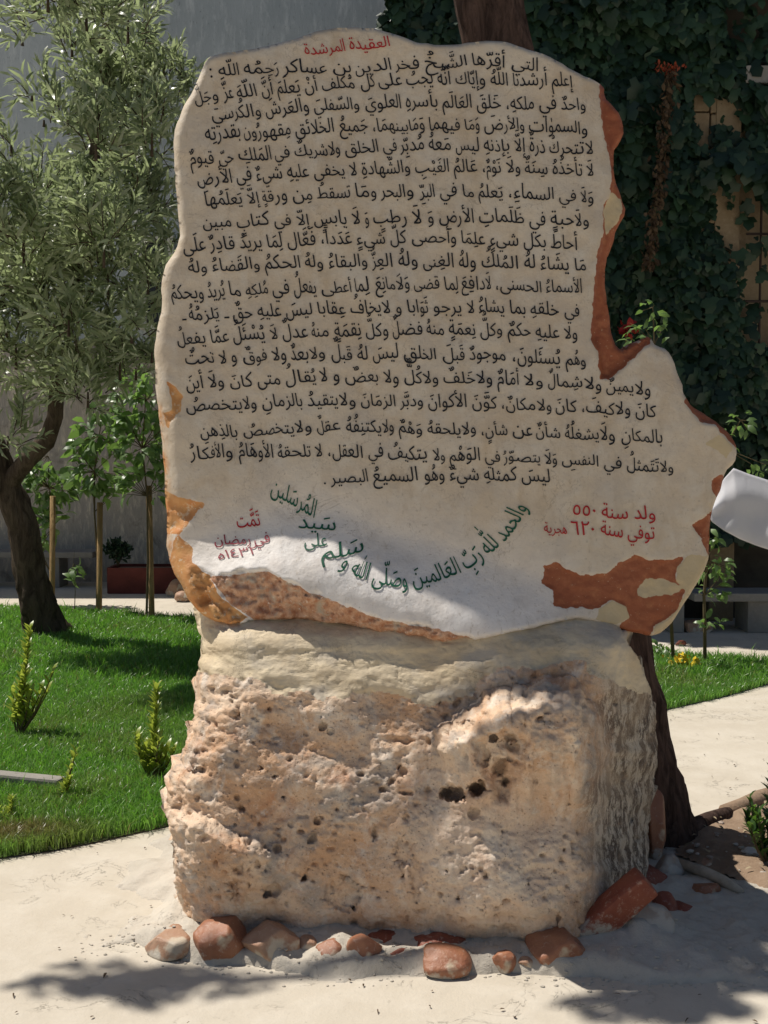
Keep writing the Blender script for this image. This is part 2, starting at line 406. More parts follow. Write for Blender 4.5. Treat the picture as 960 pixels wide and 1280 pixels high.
# ================================================================== SETTING
def sheet(name, pts, z, mat, sub=0):
    me = bpy.data.meshes.new(name); me.from_pydata([(p[0], p[1], z) for p in pts], [], [tuple(range(len(pts)))]); me.update()
    if me.polygons[0].normal.z < 0: me.flip_normals()
    return link(name, me, mat)
tag(sheet('ground', [(-150, -40), (150, -40), (150, 200), (-150, 200)], 0.0, M['path']), kind='structure')
near = [G(-150, 1105), G(-60, 1086), G(0, 1074), G(60, 1066), G(120, 1054), G(200, 1036), G(245, 1026), G(330, 1002), G(450, 973), G(600, 940),
        G(760, 905), G(850, 884), G(900, 873), G(960, 856), G(1060, 838)]
far = [G(1060, 838), G(1000, 832), G(960, 830), G(900, 824), G(850, 822), G(700, 806), G(500, 790), G(250, 777), G(120, 768), G(0, 762), G(-200, 752)]
lawn_poly = [(p.x, p.y) for p in near]+[(p.x, p.y) for p in far[1:]]
tag(sheet('lawn_soil', lawn_poly, .006, M['soil_lawn']), kind='structure')

# ================================================================== MONUMENT
SLAB = [(252, 91), (255, 77), (267, 68), (310, 62), (357, 52), (400, 38), (430, 34), (467, 35), (500, 45), (520, 53), (543, 56), (567, 56), (607, 51),
        (633, 52), (660, 62), (687, 70), (710, 85), (737, 98), (751, 104), (756, 109), (756, 124), (769, 134), (777, 148), (782, 167), (770, 180), (766, 201),
        (767, 221), (774, 237), (776, 252), (784, 260), (782, 270), (774, 280), (764, 303), (757, 329), (755, 355), (759, 378), (762, 401), (766, 424),
        (774, 440), (785, 440), (798, 430), (812, 418), (816, 432), (832, 435), (840, 447), (852, 480), (857, 500), (870, 512), (895, 527), (912, 542),
        (922, 557), (920, 577), (905, 592), (904, 605), (895, 620), (892, 637), (887, 650), (886, 680), (886, 697), (880, 715), (870, 732), (855, 752),
        (840, 780), (825, 792), (815, 796), (790, 790), (771, 785), (720, 772), (660, 786), (600, 799), (560, 803), (500, 797), (440, 782), (380, 774), (320, 774),
        (289, 783), (262, 774), (247, 764), (235, 748), (224, 726), (214, 710), (209, 690), (209, 655), (206, 614), (205, 587), (203, 554), (198, 518),
        (194, 477), (193, 438), (197, 407), (203, 383), (202, 359), (206, 331), (218, 316), (225, 300), (225, 283), (221, 252), (219, 215), (217, 184),
        (219, 160), (231, 132)]
T_BAND = [(749, 102), (749, 109), (751, 142), (756, 175), (762, 201), (764, 224), (762, 244), (754, 257), (754, 290), (747, 319), (743, 355), (741, 388), (738, 424),
          (746, 437), (751, 473), (761, 474), (779, 460), (795, 444), (805, 435), (814, 431), (814, 415), (798, 428), (785, 436), (760, 380), (800, 260), (800, 160), (756, 100)]
T_2 = [(855, 503), (865, 516), (877, 529), (895, 532), (906, 546), (920, 561), (940, 560), (900, 515), (860, 490)]
T_3 = [(889, 600), (902, 594), (912, 602), (897, 624), (890, 612)]
T_4 = [(864, 657), (893, 637), (900, 655), (892, 697), (882, 690), (876, 672)]
T_5 = [(680, 708), (696, 702), (707, 712), (727, 719), (757, 717), (773, 704), (794, 694), (815, 700), (840, 700), (860, 693), (846, 710), (844, 725), (855, 729),
       (857, 737), (848, 762), (832, 775), (817, 783), (813, 798), (790, 796), (771, 783), (786, 773), (782, 758), (765, 750), (748, 760), (707, 760), (692, 758), (692, 737), (677, 729)]
C_1 = [(763, 240), (776, 248), (777, 265), (770, 279), (757, 293), (754, 262)]
C_2 = [(796, 737), (807, 723), (827, 723), (852, 733), (850, 742), (827, 744), (807, 749), (796, 744)]
C_3 = [(858, 695), (890, 695), (880, 725), (855, 765), (840, 790), (815, 800), (818, 783), (832, 775), (848, 762), (857, 737), (845, 725), (846, 710)]
C_4 = [(748, 762), (765, 750), (782, 758), (786, 772), (771, 782), (745, 775)]
C_5 = [(882, 555), (898, 545), (906, 546), (918, 560), (908, 572), (898, 563)]
G_1 = [(209, 477), (215, 480), (229, 496), (224, 515), (210, 535), (203, 515), (215, 513), (213, 494)]
G_2 = [(205, 611), (226, 622), (255, 629), (243, 647), (225, 666), (208, 668)]
G_3 = [(224, 668), (240, 685), (240, 704), (262, 720), (276, 748), (297, 761), (312, 772), (289, 784), (262, 776), (240, 758), (224, 738), (212, 705), (216, 680)]
B_1 = [(262, 722), (335, 713), (360, 728), (400, 745), (470, 772), (560, 790), (592, 797), (560, 806), (500, 801), (430, 786), (380, 776), (320, 776), (290, 758)]
C1X = [200, 240, 335, 360, 400, 470, 560, 590, 600]; C1Y = [716, 712, 713, 727, 744, 771, 790, 798, 840]

def slab_depth(px, py, sd=None):
    px = np.asarray(px, float); py = np.asarray(py, float)
    if sd is None: sd = sdist(px, py, SLAB)[0]
    t = (790-py)/750
    Y = 3.53+0.26*t
    on = np.interp(px, [190, 230, 350, 420, 480, 600, 700, 800, 930], [690, 672, 632, 628, 655, 690, 722, 760, 780])
    amp = np.interp(px, [190, 235, 300, 620, 700, 760, 850], [.05, .09, .12, .12, .08, .02, .0])
    Y = Y-amp*sm(0, 105, py-on)
    # gentle waviness of the dressed face
    Y = Y+.010*vn(px/95, py/130, 0, 5)+.004*vn(px/38, py/45, 0, 6)+.0010*vn(px/12, py/12, 0, 8)
    # broken lower edge falls back
    c1 = np.interp(px, C1X, C1Y)+4*fbm(px*.06, px*0+2, 0, 11, 4)
    b = sm(0, 40, py-c1)*(px < 598)*sm(225, 260, px)
    e = sm(-1, 3, py-c1)*(px < 598)*sm(225, 260, px)
    Y = Y+.055*b+e*(.012+.016*fbm(px*.07, py*.10, 0, 21, 4)+.006*fbm(px*.3, py*.3, 0, 22, 2))
    # painted hollows lie a little below the face
    for poly, d, wd in ((T_BAND, .028, 5), (T_2, .03, 5), (T_3, .012, 3), (T_4, .012, 3), (T_5, .007, 3), (G_1, .012, 5), (G_2, .022, 12)):
        q = sdist(px, py, poly)[0]
        Y = Y+d*sm(-1, wd, q)+sm(0, 4, q)*.003*fbm(px*.12, py*.12, 0, 31, 3)
    # rounded outer edge (wider on the left)
    wdt = np.interp(px, [190, 260, 320], [1, 0, 0])*(8+18*sm(430, 520, py))+5
    wdt = np.where(px < 300, wdt, 5)
    k = np.clip(1-sd/wdt, 0, 1)
    Y = Y+np.where(px < 300, .028+.032*sm(430, 520, py), .016)*(1-np.sqrt(np.clip(1-k*k, 0, 1)))
    return Y

def relief(outline, depth, step, thick, seed, rgh=1.2, side_noise=.01, ndisp=None):
    """real solid: front relief, rough sides and a back"""
    poly = rough(outline, rgh, seed)
    xs = [p[0] for p in poly]; ys = [p[1] for p in poly]
    gx = np.arange(min(xs)-step, max(xs)+2*step, step); gy = np.arange(min(ys)-step, max(ys)+2*step, step)
    PX, PY = np.meshgrid(gx, gy); sd, nx, ny = sdist(PX, PY, poly)
    keep = sd > -.7*step; snap = keep & (sd < .7*step)
    PX = np.where(snap, nx, PX); PY = np.where(snap, ny, PY); sd = np.where(snap, 0, sd)
    idx = -np.ones(PX.shape, int); idx[keep] = np.arange(keep.sum())
    q = keep[:-1, :-1] & keep[1:, :-1] & keep[:-1, 1:] & keep[1:, 1:]
    a, b, c, d = idx[:-1, :-1][q], idx[:-1, 1:][q], idx[1:, 1:][q], idx[1:, :-1][q]
    F = np.stack([a, d, c, b], 1)     # facing the camera
    px, py, s = PX[keep], PY[keep], sd[keep]
    used = np.zeros(len(px), bool); used[F.ravel()] = True
    re = -np.ones(len(px), int); re[used] = np.arange(used.sum()); F = re[F]; px, py, s = px[used], py[used], s[used]
    Y = depth(px, py, s); x, y, z = unp(px, py, Y)
    if ndisp:
        Q = np.stack([x, y, z], 1); fn = np.cross(Q[F[:, 2]]-Q[F[:, 0]], Q[F[:, 3]]-Q[F[:, 1]]); vnm = np.zeros_like(Q)
        for j in range(4): np.add.at(vnm, F[:, j], fn)
        vnm /= np.maximum(np.linalg.norm(vnm, axis=1)[:, None], 1e-9)
        dd_ = ndisp(x, y, z, px, py, s); Q = Q+vnm*dd_[:, None]; x, y, z = Q.T
    n = len(px); V = [np.stack([x, y, z], 1)]
    E = np.concatenate([F[:, [0, 1]], F[:, [1, 2]], F[:, [2, 3]], F[:, [3, 0]]])
    key = np.minimum(E[:, 0], E[:, 1]).astype(np.int64)*n+np.maximum(E[:, 0], E[:, 1])
    u, inv, cnt = np.unique(key, return_inverse=True, return_counts=True)
    be = E[cnt[inv] == 1]
    bv = np.unique(be); loc = -np.ones(n, int); loc[bv] = np.arange(len(bv))
    rings = 6; Fs = [F]; prev = None; base = n
    cx, cz = x.mean(), z.mean()
    Fside = []
    for r in range(1, rings+1):
        f = r/rings; inset = .02*f*f
        yy = y[bv]+thick*f
        dx = x[bv]+(-inset*(x[bv]-cx))+side_noise*fbm(x[bv]*14, z[bv]*14, yy*14, seed+3, 3)
        dz = z[bv]+(-inset*(z[bv]-cz))+side_noise*fbm(x[bv]*14, z[bv]*14, yy*14+40, seed+4, 3)
        V.append(np.stack([dx, yy, dz], 1))
        A0 = be[:, 0] if r == 1 else base+loc[be[:, 0]]-len(bv); A1 = be[:, 1] if r == 1 else base+loc[be[:, 1]]-len(bv)
        Fside.append(np.stack([A1, A0, base+loc[be[:, 0]], base+loc[be[:, 1]]], 1))
        base += len(bv)
    # back sheet
    yb = y+thick+.012*fbm(x*9, z*9, 0, seed+9, 3)*np.clip(s/20, 0, 1)
    ins = .02
    V.append(np.stack([x-ins*(x-cx), yb, z-ins*(z-cz)], 1)); bb = base
    V[-1][bv] = V[-2]
    Fback = F[:, ::-1]+bb
    Vall = np.concatenate(V)
    PXa = np.concatenate([px]+[px[bv]]*rings+[px]); PYa = np.concatenate([py]+[py[bv]]*rings+[py])
    sda = np.concatenate([s]+[np.zeros(len(bv))]*rings+[s*0])
    return Vall, [F]+Fside+[Fback], PXa, PYa, sda, n

V, FS, px, py, sd, nf = relief(SLAB, slab_depth, 2.5, .13, 3, 1.0, .008)
def msk(polys, w=4.0, amp=1.5, seed=50):
    r = np.zeros(len(px))
    jx = amp*fbm(px*.15, py*.15, 0, seed, 3)
    for pl in polys: r = np.maximum(r, np.clip(.5+(sdist(px, py, pl)[0]+jx)/w, 0, 1))
    return r
on = np.interp(px, [190, 230, 350, 420, 480, 600, 700, 800, 930], [690, 672, 632, 628, 655, 690, 722, 760, 780])
attrs = dict(scoop=sm(-70, 80, py-on)*(1-sm(680, 780, px)), terra=msk([T_BAND, T_2, T_3, T_4, T_5]), cream=msk([C_1, C_2, C_3, C_4, C_5]),
             tan=msk([G_1, G_2, G_3]), broken=msk([B_1]), rim=np.clip(1-sd/14, 0, 1)*(px < 300)*sm(470, 520, py)*.9)
back = np.arange(len(px)) >= nf
attrs['broken'] = np.where(back, .0, attrs['broken'])
root = thing('inscribed_monument', 'tall pale stone slab covered in Arabic writing, set on a pitted boulder', 'monument', P(500, 1170, 3.6))
slab_me = mesh_np('slab', V, [np.concatenate(FS)], True, attrs)
slab = link('slab', slab_me, M['slab'], root); slab['label'] = 'smooth pale slab with broken terracotta painted edges'

BODY = [(240, 745), (247, 775), (250, 795), (252, 818), (245, 845), (242, 880), (241, 905), (230, 938), (217, 965), (209, 1000), (211, 1030), (217, 1060),
        (215, 1085), (220, 1110), (228, 1140), (244, 1180), (300, 1205), (600, 1215), (716, 1200), (760, 1185), (800, 1150), (808, 1100), (811, 1040), (815, 1000),
        (822, 960), (820, 900), (816, 868), (803, 838), (790, 812), (776, 787), (750, 745), (500, 730)]
COLLAR = [(200, 700), (200, 834), (245, 842), (300, 850), (330, 864), (400, 868), (470, 872), (540, 874), (590, 864), (625, 842), (690, 832), (735, 836), (765, 850), (800, 870), (860, 850), (860, 700)]
HOLES = [(566, 991, 15, 9, .05), (597, 986, 11, 10, .07), (632, 976, 5, 7, .04), (616, 921, 5, 6, .03), (640, 922, 7, 5, .025), (603, 945, 9, 16, .03), (625, 960, 8, 14, .03),
         (640, 935, 5, 4, .02), (381, 1096, 5, 6, .03), (467, 1040, 4, 9, .025), (343, 970, 4, 4, .02), (478, 988, 4, 4, .02), (326, 960, 4, 3, .02), (430, 1094, 8, 5, .02),
         (337, 1113, 12, 8, .02), (222, 1010, 6, 5, .02), (294, 1110, 9, 14, .025), (585, 905, 8, 6, .025), (570, 915, 5, 4, .02), (700, 1075, 6, 5, .012), (430, 1118, 22, 20, .022),
         (300, 1085, 6, 8, .015), (505, 1065, 14, 20, .02), (520, 1100, 8, 24, .02), (250, 965, 9, 6, .02), (240, 955, 6, 4, .015), (610, 895, 6, 4, .02), (655, 905, 5, 4, .015)]
rr = random.Random(5)
for _ in range(150):
    q_ = rr.random()**2.2
    HOLES.append((rr.uniform(215, 815), rr.uniform(870, 1165), 1.3+3.2*q_*rr.uniform(.7, 1.3), 1.4+3.6*q_, .006+.014*q_))
def boulder_terms(px, py):
    xc = np.interp(py, [740, 790, 850, 900, 950, 1050, 1160, 1220], [800, 775, 735, 722, 712, 708, 716, 718])
    xc = xc+9*fbm(py*.02, 0*py, 0, 61, 3)
    yh = np.interp(px, [500, 540, 575, 620, 680, 712, 735, 760], [930, 909, 887, 862, 846, 842, 862, 900])+5*fbm(px*.05, 0*px, 0, 62, 3)
    return xc, yh
def body_depth(px, py, sd):
    xc, yh = boulder_terms(px, py)
    Y = 3.20+0*px
    col0 = sm(-6, 10, sdist(px, py, COLLAR)[0])
    Y = Y-.13*np.exp(-((px-610)/110)**2-((py-1080)/105)**2)
    Y = Y-.05*np.exp(-((px-400)/130)**2-((py-1010)/90)**2)
    m = (.35*sm(0, 8, py-yh)+.65*sm(4, 46, py-yh))*sm(0, 1, (px-534)/(14+np.clip(py-yh, 0, 200)*.9))*(1-sm(715, 765, px))*(1-sm(70, 190, py-yh))
    Y = Y-.24*m
    yl = np.interp(px, [200, 250, 290, 340, 420], [1003, 1013, 1037, 1050, 1060])
    Y = Y-.09*sm(0, 26, py-yl)*(1-sm(280, 360, px))*(1-sm(10, 120, py-yl))
    # collar hugging in
    Y = Y+.02*np.exp(-((py-815)/26)**2)+.025*sm(800, 740, py)
    # side turned away
    r = np.clip(px-xc, 0, None); Y = Y+.0050*r*r/(r+32)
    Y = Y+.15*np.clip((1165-py)/300, 0, 1)+.055*np.clip((890-py)/100, 0, 1.3)+.11*sm(812, 762, py)*(1-sm(560, 650, px))+.13*sm(815, 765, py)*sm(590, 670, px)
    # undercut at the ground
    Y = Y+.05*sm(1120, 1200, py)*(px < 700)
    k = np.clip(1-sd/46, 0, 1); lf = 1-sm(480, 700, px)
    Y = Y+(.16*lf+.03)*(1-np.sqrt(np.clip(1-k*k, 0, 1)))
    col = sm(-6, 10, sdist(px, py, COLLAR)[0]+9*fbm(px*.04, py*.04, 0, 70, 4))
    Y = Y+(.036-.022*col)*fbm(px/120, py/120, 1, 64, 2)+col*(.004*fbm(px/50, py/30, 0, 71, 3)-.008)
    hol = sm(0, 22, sdist(px, py, [(585, 925), (640, 905), (668, 925), (655, 970), (640, 1010), (615, 1008), (600, 975)])[0]); Y = Y+.055*hol
    for hx, hy, rx, ry, d in HOLES:
        near_ = (np.abs(px-hx) < rx*2.2) & (np.abs(py-hy) < ry*2.2)
        if near_.any():
            q = np.hypot((px[near_]-hx)/rx, (py[near_]-hy)/ry)
            Y[near_] += d*(1-sm(.55, 1.25, q+(.5 if rx < 5 else .22)*fbm(px[near_]*.25+hx, py[near_]*.25, 0, 77, 2)))
    return Y
def body_ndisp(x, y, z, px, py, s):
    col = sm(-8, 12, sdist(px, py, COLLAR)[0]+9*fbm(px*.04, py*.04, 0, 70, 4))
    mid = fbm(x*8, y*8, z*8, 65, 3); rdg = .5-np.abs(fbm(x*13, y*13, z*15, 68, 4)); fine = fbm(x*60, y*60, z*60, 66, 3); fine2 = .5-np.abs(fbm(x*34, y*34, z*40, 166, 3))
    pit = np.clip(fbm(x*42, y*42, z*42, 171, 2)-.62, 0, 1)
    wear = .35+.65*sm(-.25, .35, fbm(x*4, y*4, z*4, 180, 2)); rough_ = .011*mid+(.010*rdg+.0036*fine+.005*fine2-.05*pit)*wear+.0016*fbm(x*130, y*130, z*130, 190, 2)
    soft = .006*fbm(x*6, y*6, z*9, 72, 3)+.0018*fbm(x*40, y*40, z*55, 73, 3)-.004*np.clip(.06-np.abs(fbm(x*9, y*9, z*20, 75, 3)), 0, 1)*14
    xc_ = boulder_terms(px, py)[0]; rough_ = rough_*(1-.6*sm(5, 50, px-xc_)); return (1-col)*rough_+col*soft
V, FS, px, py, sd, nf = relief(BODY, body_depth, 1.8, .62, 9, 2.2, .05, body_ndisp)
F = np.concatenate(FS)
colm = sdist(px, py, COLLAR)[0]+9*fbm(px*.04, py*.04, 0, 70, 4)
fc = colm[F].mean(1) > 0
xc, yh = boulder_terms(px, py)
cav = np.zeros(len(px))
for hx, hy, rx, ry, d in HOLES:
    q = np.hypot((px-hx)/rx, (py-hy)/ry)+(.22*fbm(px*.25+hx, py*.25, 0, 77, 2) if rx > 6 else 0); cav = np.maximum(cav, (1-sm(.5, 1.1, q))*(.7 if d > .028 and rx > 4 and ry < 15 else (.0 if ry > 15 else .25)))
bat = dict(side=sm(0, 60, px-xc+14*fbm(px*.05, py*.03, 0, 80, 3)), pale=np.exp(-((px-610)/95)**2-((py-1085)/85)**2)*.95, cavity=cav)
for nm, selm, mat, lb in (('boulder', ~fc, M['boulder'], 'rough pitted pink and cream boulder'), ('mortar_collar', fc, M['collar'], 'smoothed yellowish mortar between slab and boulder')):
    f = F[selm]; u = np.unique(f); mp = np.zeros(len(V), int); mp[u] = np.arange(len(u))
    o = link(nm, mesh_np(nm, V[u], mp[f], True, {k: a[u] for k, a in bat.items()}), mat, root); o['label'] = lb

# ------------------------------------------------------------------ Arabic writing
FORMS = {}; LIG = {}
for cp in range(0xFE70, 0xFEFD):
    d = unicodedata.decomposition(chr(cp)).split()
    if len(d) == 2 and d[0] in ('<isolated>', '<initial>', '<medial>', '<final>'): FORMS.setdefault(chr(int(d[1], 16)), {})[d[0][1:-1]] = chr(cp)
    if len(d) == 3: LIG.setdefault((chr(int(d[1], 16)), chr(int(d[2], 16))), {})[d[0][1:-1]] = chr(cp)
MARKS = '\u064b\u064c\u064d\u064e\u064f\u0650\u0651\u0652\u0670'
ALLAH = '\u0627\u0644\u0644\u0647'
def shape(txt):
    """list of (glyph, [marks]) in reading order"""
    base = []
    for c in txt:
        if c in MARKS:
            if base: base[-1][1].append(c)
        else: base.append([c, []])
    # lam-alef
    out = []; i = 0
    while i < len(base):
        c = base[i][0]
        if c == '\u0644' and i+1 < len(base) and (c, base[i+1][0]) in LIG:
            out.append([('L', base[i+1][0]), base[i][1]+base[i+1][1]]); i += 2
        else: out.append([c, base[i][1]]); i += 1
    def joins_next(c): return (not isinstance(c, tuple)) and (c == '\u0640' or 'initial' in FORMS.get(c, {}))
    def joins_prev(c): return isinstance(c, tuple) or c == '\u0640' or 'final' in FORMS.get(c, {})
    res = []
    for i, (c, mk) in enumerate(out):
        p = i > 0 and joins_next(out[i-1][0]) and joins_prev(c)
        n = i+1 < len(out) and joins_next(c) and joins_prev(out[i+1][0])
        if isinstance(c, tuple): g = LIG[('\u0644', c[1])]['final' if p else 'isolated']
        elif c in FORMS:
            k = 'medial' if p and n else 'final' if p else 'initial' if n else 'isolated'
            g = FORMS[c].get(k, FORMS[c].get('isolated', c))
        else: g = c
        res.append((g, mk))
    return res
tcu = bpy.data.curves.new('glyph', 'FONT'); tcu.resolution_u = 2; tcu.offset = TOFF = 0.0
tob = bpy.data.objects.new('glyph_source', tcu); COL.objects.link(tob)
GC = {}
from mathutils.geometry import delaunay_2d_cdt
def tess(s):
    """outline -> triangles by winding number (the font's contours overlap)"""
    tcu.body = s; tcu.dimensions = '2D'; tcu.fill_mode = 'NONE'; bpy.context.view_layer.update()
    me = tob.to_mesh(); V = [Vector(v.co[:2]) for v in me.vertices]; n = len(V)
    nb = {}
    for e in me.edges: nb.setdefault(e.vertices[0], []).append(e.vertices[1]); nb.setdefault(e.vertices[1], []).append(e.vertices[0])
    tob.to_mesh_clear()
    seen = set(); E = []
    for v0 in range(n):
        if v0 in seen or v0 not in nb: continue
        loop = [v0]; seen.add(v0); nxt = v0+1 if v0+1 in nb[v0] else nb[v0][0]
        while nxt is not None and nxt not in seen:
            loop.append(nxt); seen.add(nxt); c = [q for q in nb[nxt] if q not in seen]; nxt = c[0] if c else None
        for a, b in zip(loop, loop[1:]+loop[:1]): E.append((a, b))
    if not E: return np.zeros((0, 2)), []
    cv, ce, cf, *_ = delaunay_2d_cdt(V, E, [], 0, 1e-5)
    C2 = np.array([v[:] for v in cv]); A_ = np.array([V[a][:] for a, b in E]); B_ = np.array([V[b][:] for a, b in E]); F = []
    for f in cf:
        c = C2[list(f)].mean(0)
        up = (A_[:, 1] <= c[1]) & (B_[:, 1] > c[1]); dn = (A_[:, 1] > c[1]) & (B_[:, 1] <= c[1])
        cr = (B_[:, 0]-A_[:, 0])*(c[1]-A_[:, 1])-(c[0]-A_[:, 0])*(B_[:, 1]-A_[:, 1])
        if int((up & (cr > 0)).sum()) != int((dn & (cr < 0)).sum()): F.append(tuple(f))
    return C2, F
_A = tess('A')[0][:, 0].max()
def glyph(c):
    if c not in GC:
        if c == ' ': GC[c] = (np.zeros((0, 2)), [], .26)
        else:
            V, F = tess(c); adv = tess(c+'A')[0][:, 0].max()-_A
            GC[c] = (V, F, adv)
    return GC[c]
def typeset(txt):
    gl = shape(txt); VV = []; FF = []; n = 0; x = 0.0
    for g, mk in gl:
        V, F, adv = glyph(g)
        x -= adv
        items = []
        if len(V): items.append((V+np.array([x, 0]), F))
        top = V[:, 1].max() if len(V) else .4; bot = V[:, 1].min() if len(V) else 0; cx = (V[:, 0].min()+V[:, 0].max())/2 if len(V) else .2
        up = max(.50, top+.07); dn = min(-.06, bot-.06)
        for m_ in sorted(mk, key=lambda q: q != '\u0651'):
            mv, mf, _ = glyph(m_)
            if not len(mv): continue
            mv = mv.copy()*1.15; mcx = (mv[:, 0].min()+mv[:, 0].max())/2; h = mv[:, 1].max()-mv[:, 1].min()
            if m_ in '\u064d\u0650': mv += [x+cx-mcx, dn-mv[:, 1].max()]; dn -= h+.05
            else: mv += [x+cx-mcx, up-mv[:, 1].min()]; up += h+.05
            items.append((mv, mf))
        for v, f in items: VV.append(v); FF += [(a+n, b+n, c+n) for a, b, c in f]; n += len(v)
    V = np.concatenate(VV); V[:, 0] -= x    # now 0 (left) .. width
    return V, FF, -x
def write(txt, pts, em, mat, label, name='text_line', seed=0, slant=-.10, jit=1.0, up=None):
    """pts: baseline in photo pixels from the RIGHT end to the LEFT end, lying on the slab face"""
    V, F, W = typeset(txt)
    n0 = len(V); nib = .003                      # a broad nib held at an angle: strokes swell across it
    zoff = np.concatenate([np.zeros(n0), np.full(n0, -.0004)])
    V = np.concatenate([V+[-nib, -nib*.9], V+[nib, nib*.9]]); F = F+[(a+n0, b+n0, c+n0) for a, b, c in F]
    pts = np.array(pts, float); sx = np.concatenate([[0], np.cumsum(np.hypot(*(pts[1:]-pts[:-1]).T))]); L = sx[-1]
    s = (W-V[:, 0])/W*L                        # arc length from the right end
    # handwriting: slow drift of size and baseline
    s = s+jit*2.6*vn(V[:, 0]*.9, 0, seed, 91)
    h = V[:, 1]*em*(1+.18*jit*vn(V[:, 0]*.9, 1, seed, 92))+jit*1.6*vn(V[:, 0]*1.3, 2, seed, 93)
    s = s-slant*V[:, 1]*em
    bx = np.interp(s, sx, pts[:, 0]); by = np.interp(s, sx, pts[:, 1]); sc_ = np.clip(s, 4, max(L-4, 4.1)) if L > 10 else s*0+L/2
    # smooth tangent
    d = 4.0
    tx = np.interp(sc_-d, sx, pts[:, 0])-np.interp(sc_+d, sx, pts[:, 0]); ty = np.interp(sc_-d, sx, pts[:, 1])-np.interp(sc_+d, sx, pts[:, 1])
    over = s-np.clip(s, 0, L)
    n = np.hypot(tx, ty); n[n == 0] = 1; tx /= n; ty /= n
    X = bx-over*tx+h*ty; Yp = by-over*ty-h*tx
    if up: X = bx-over*tx+h*up[0]; Yp = by-over*ty+h*up[1]
    sdd = np.full(X.shape, 99.0)
    Yd = slab_depth(X, Yp, np.maximum(sdist(X, Yp, SLAB)[0], 0))-.0034+zoff
    wx, wy, wz = unp(X, Yp, Yd)
    me = mesh_np(name, np.stack([wx, wy, wz], 1), np.array(F))
    o = link(name, me, mat, slab)
    o.location = (0, 0, 0); o.location = -Vector(root.location)-Vector(slab.location)
    o['label'] = label
    return o
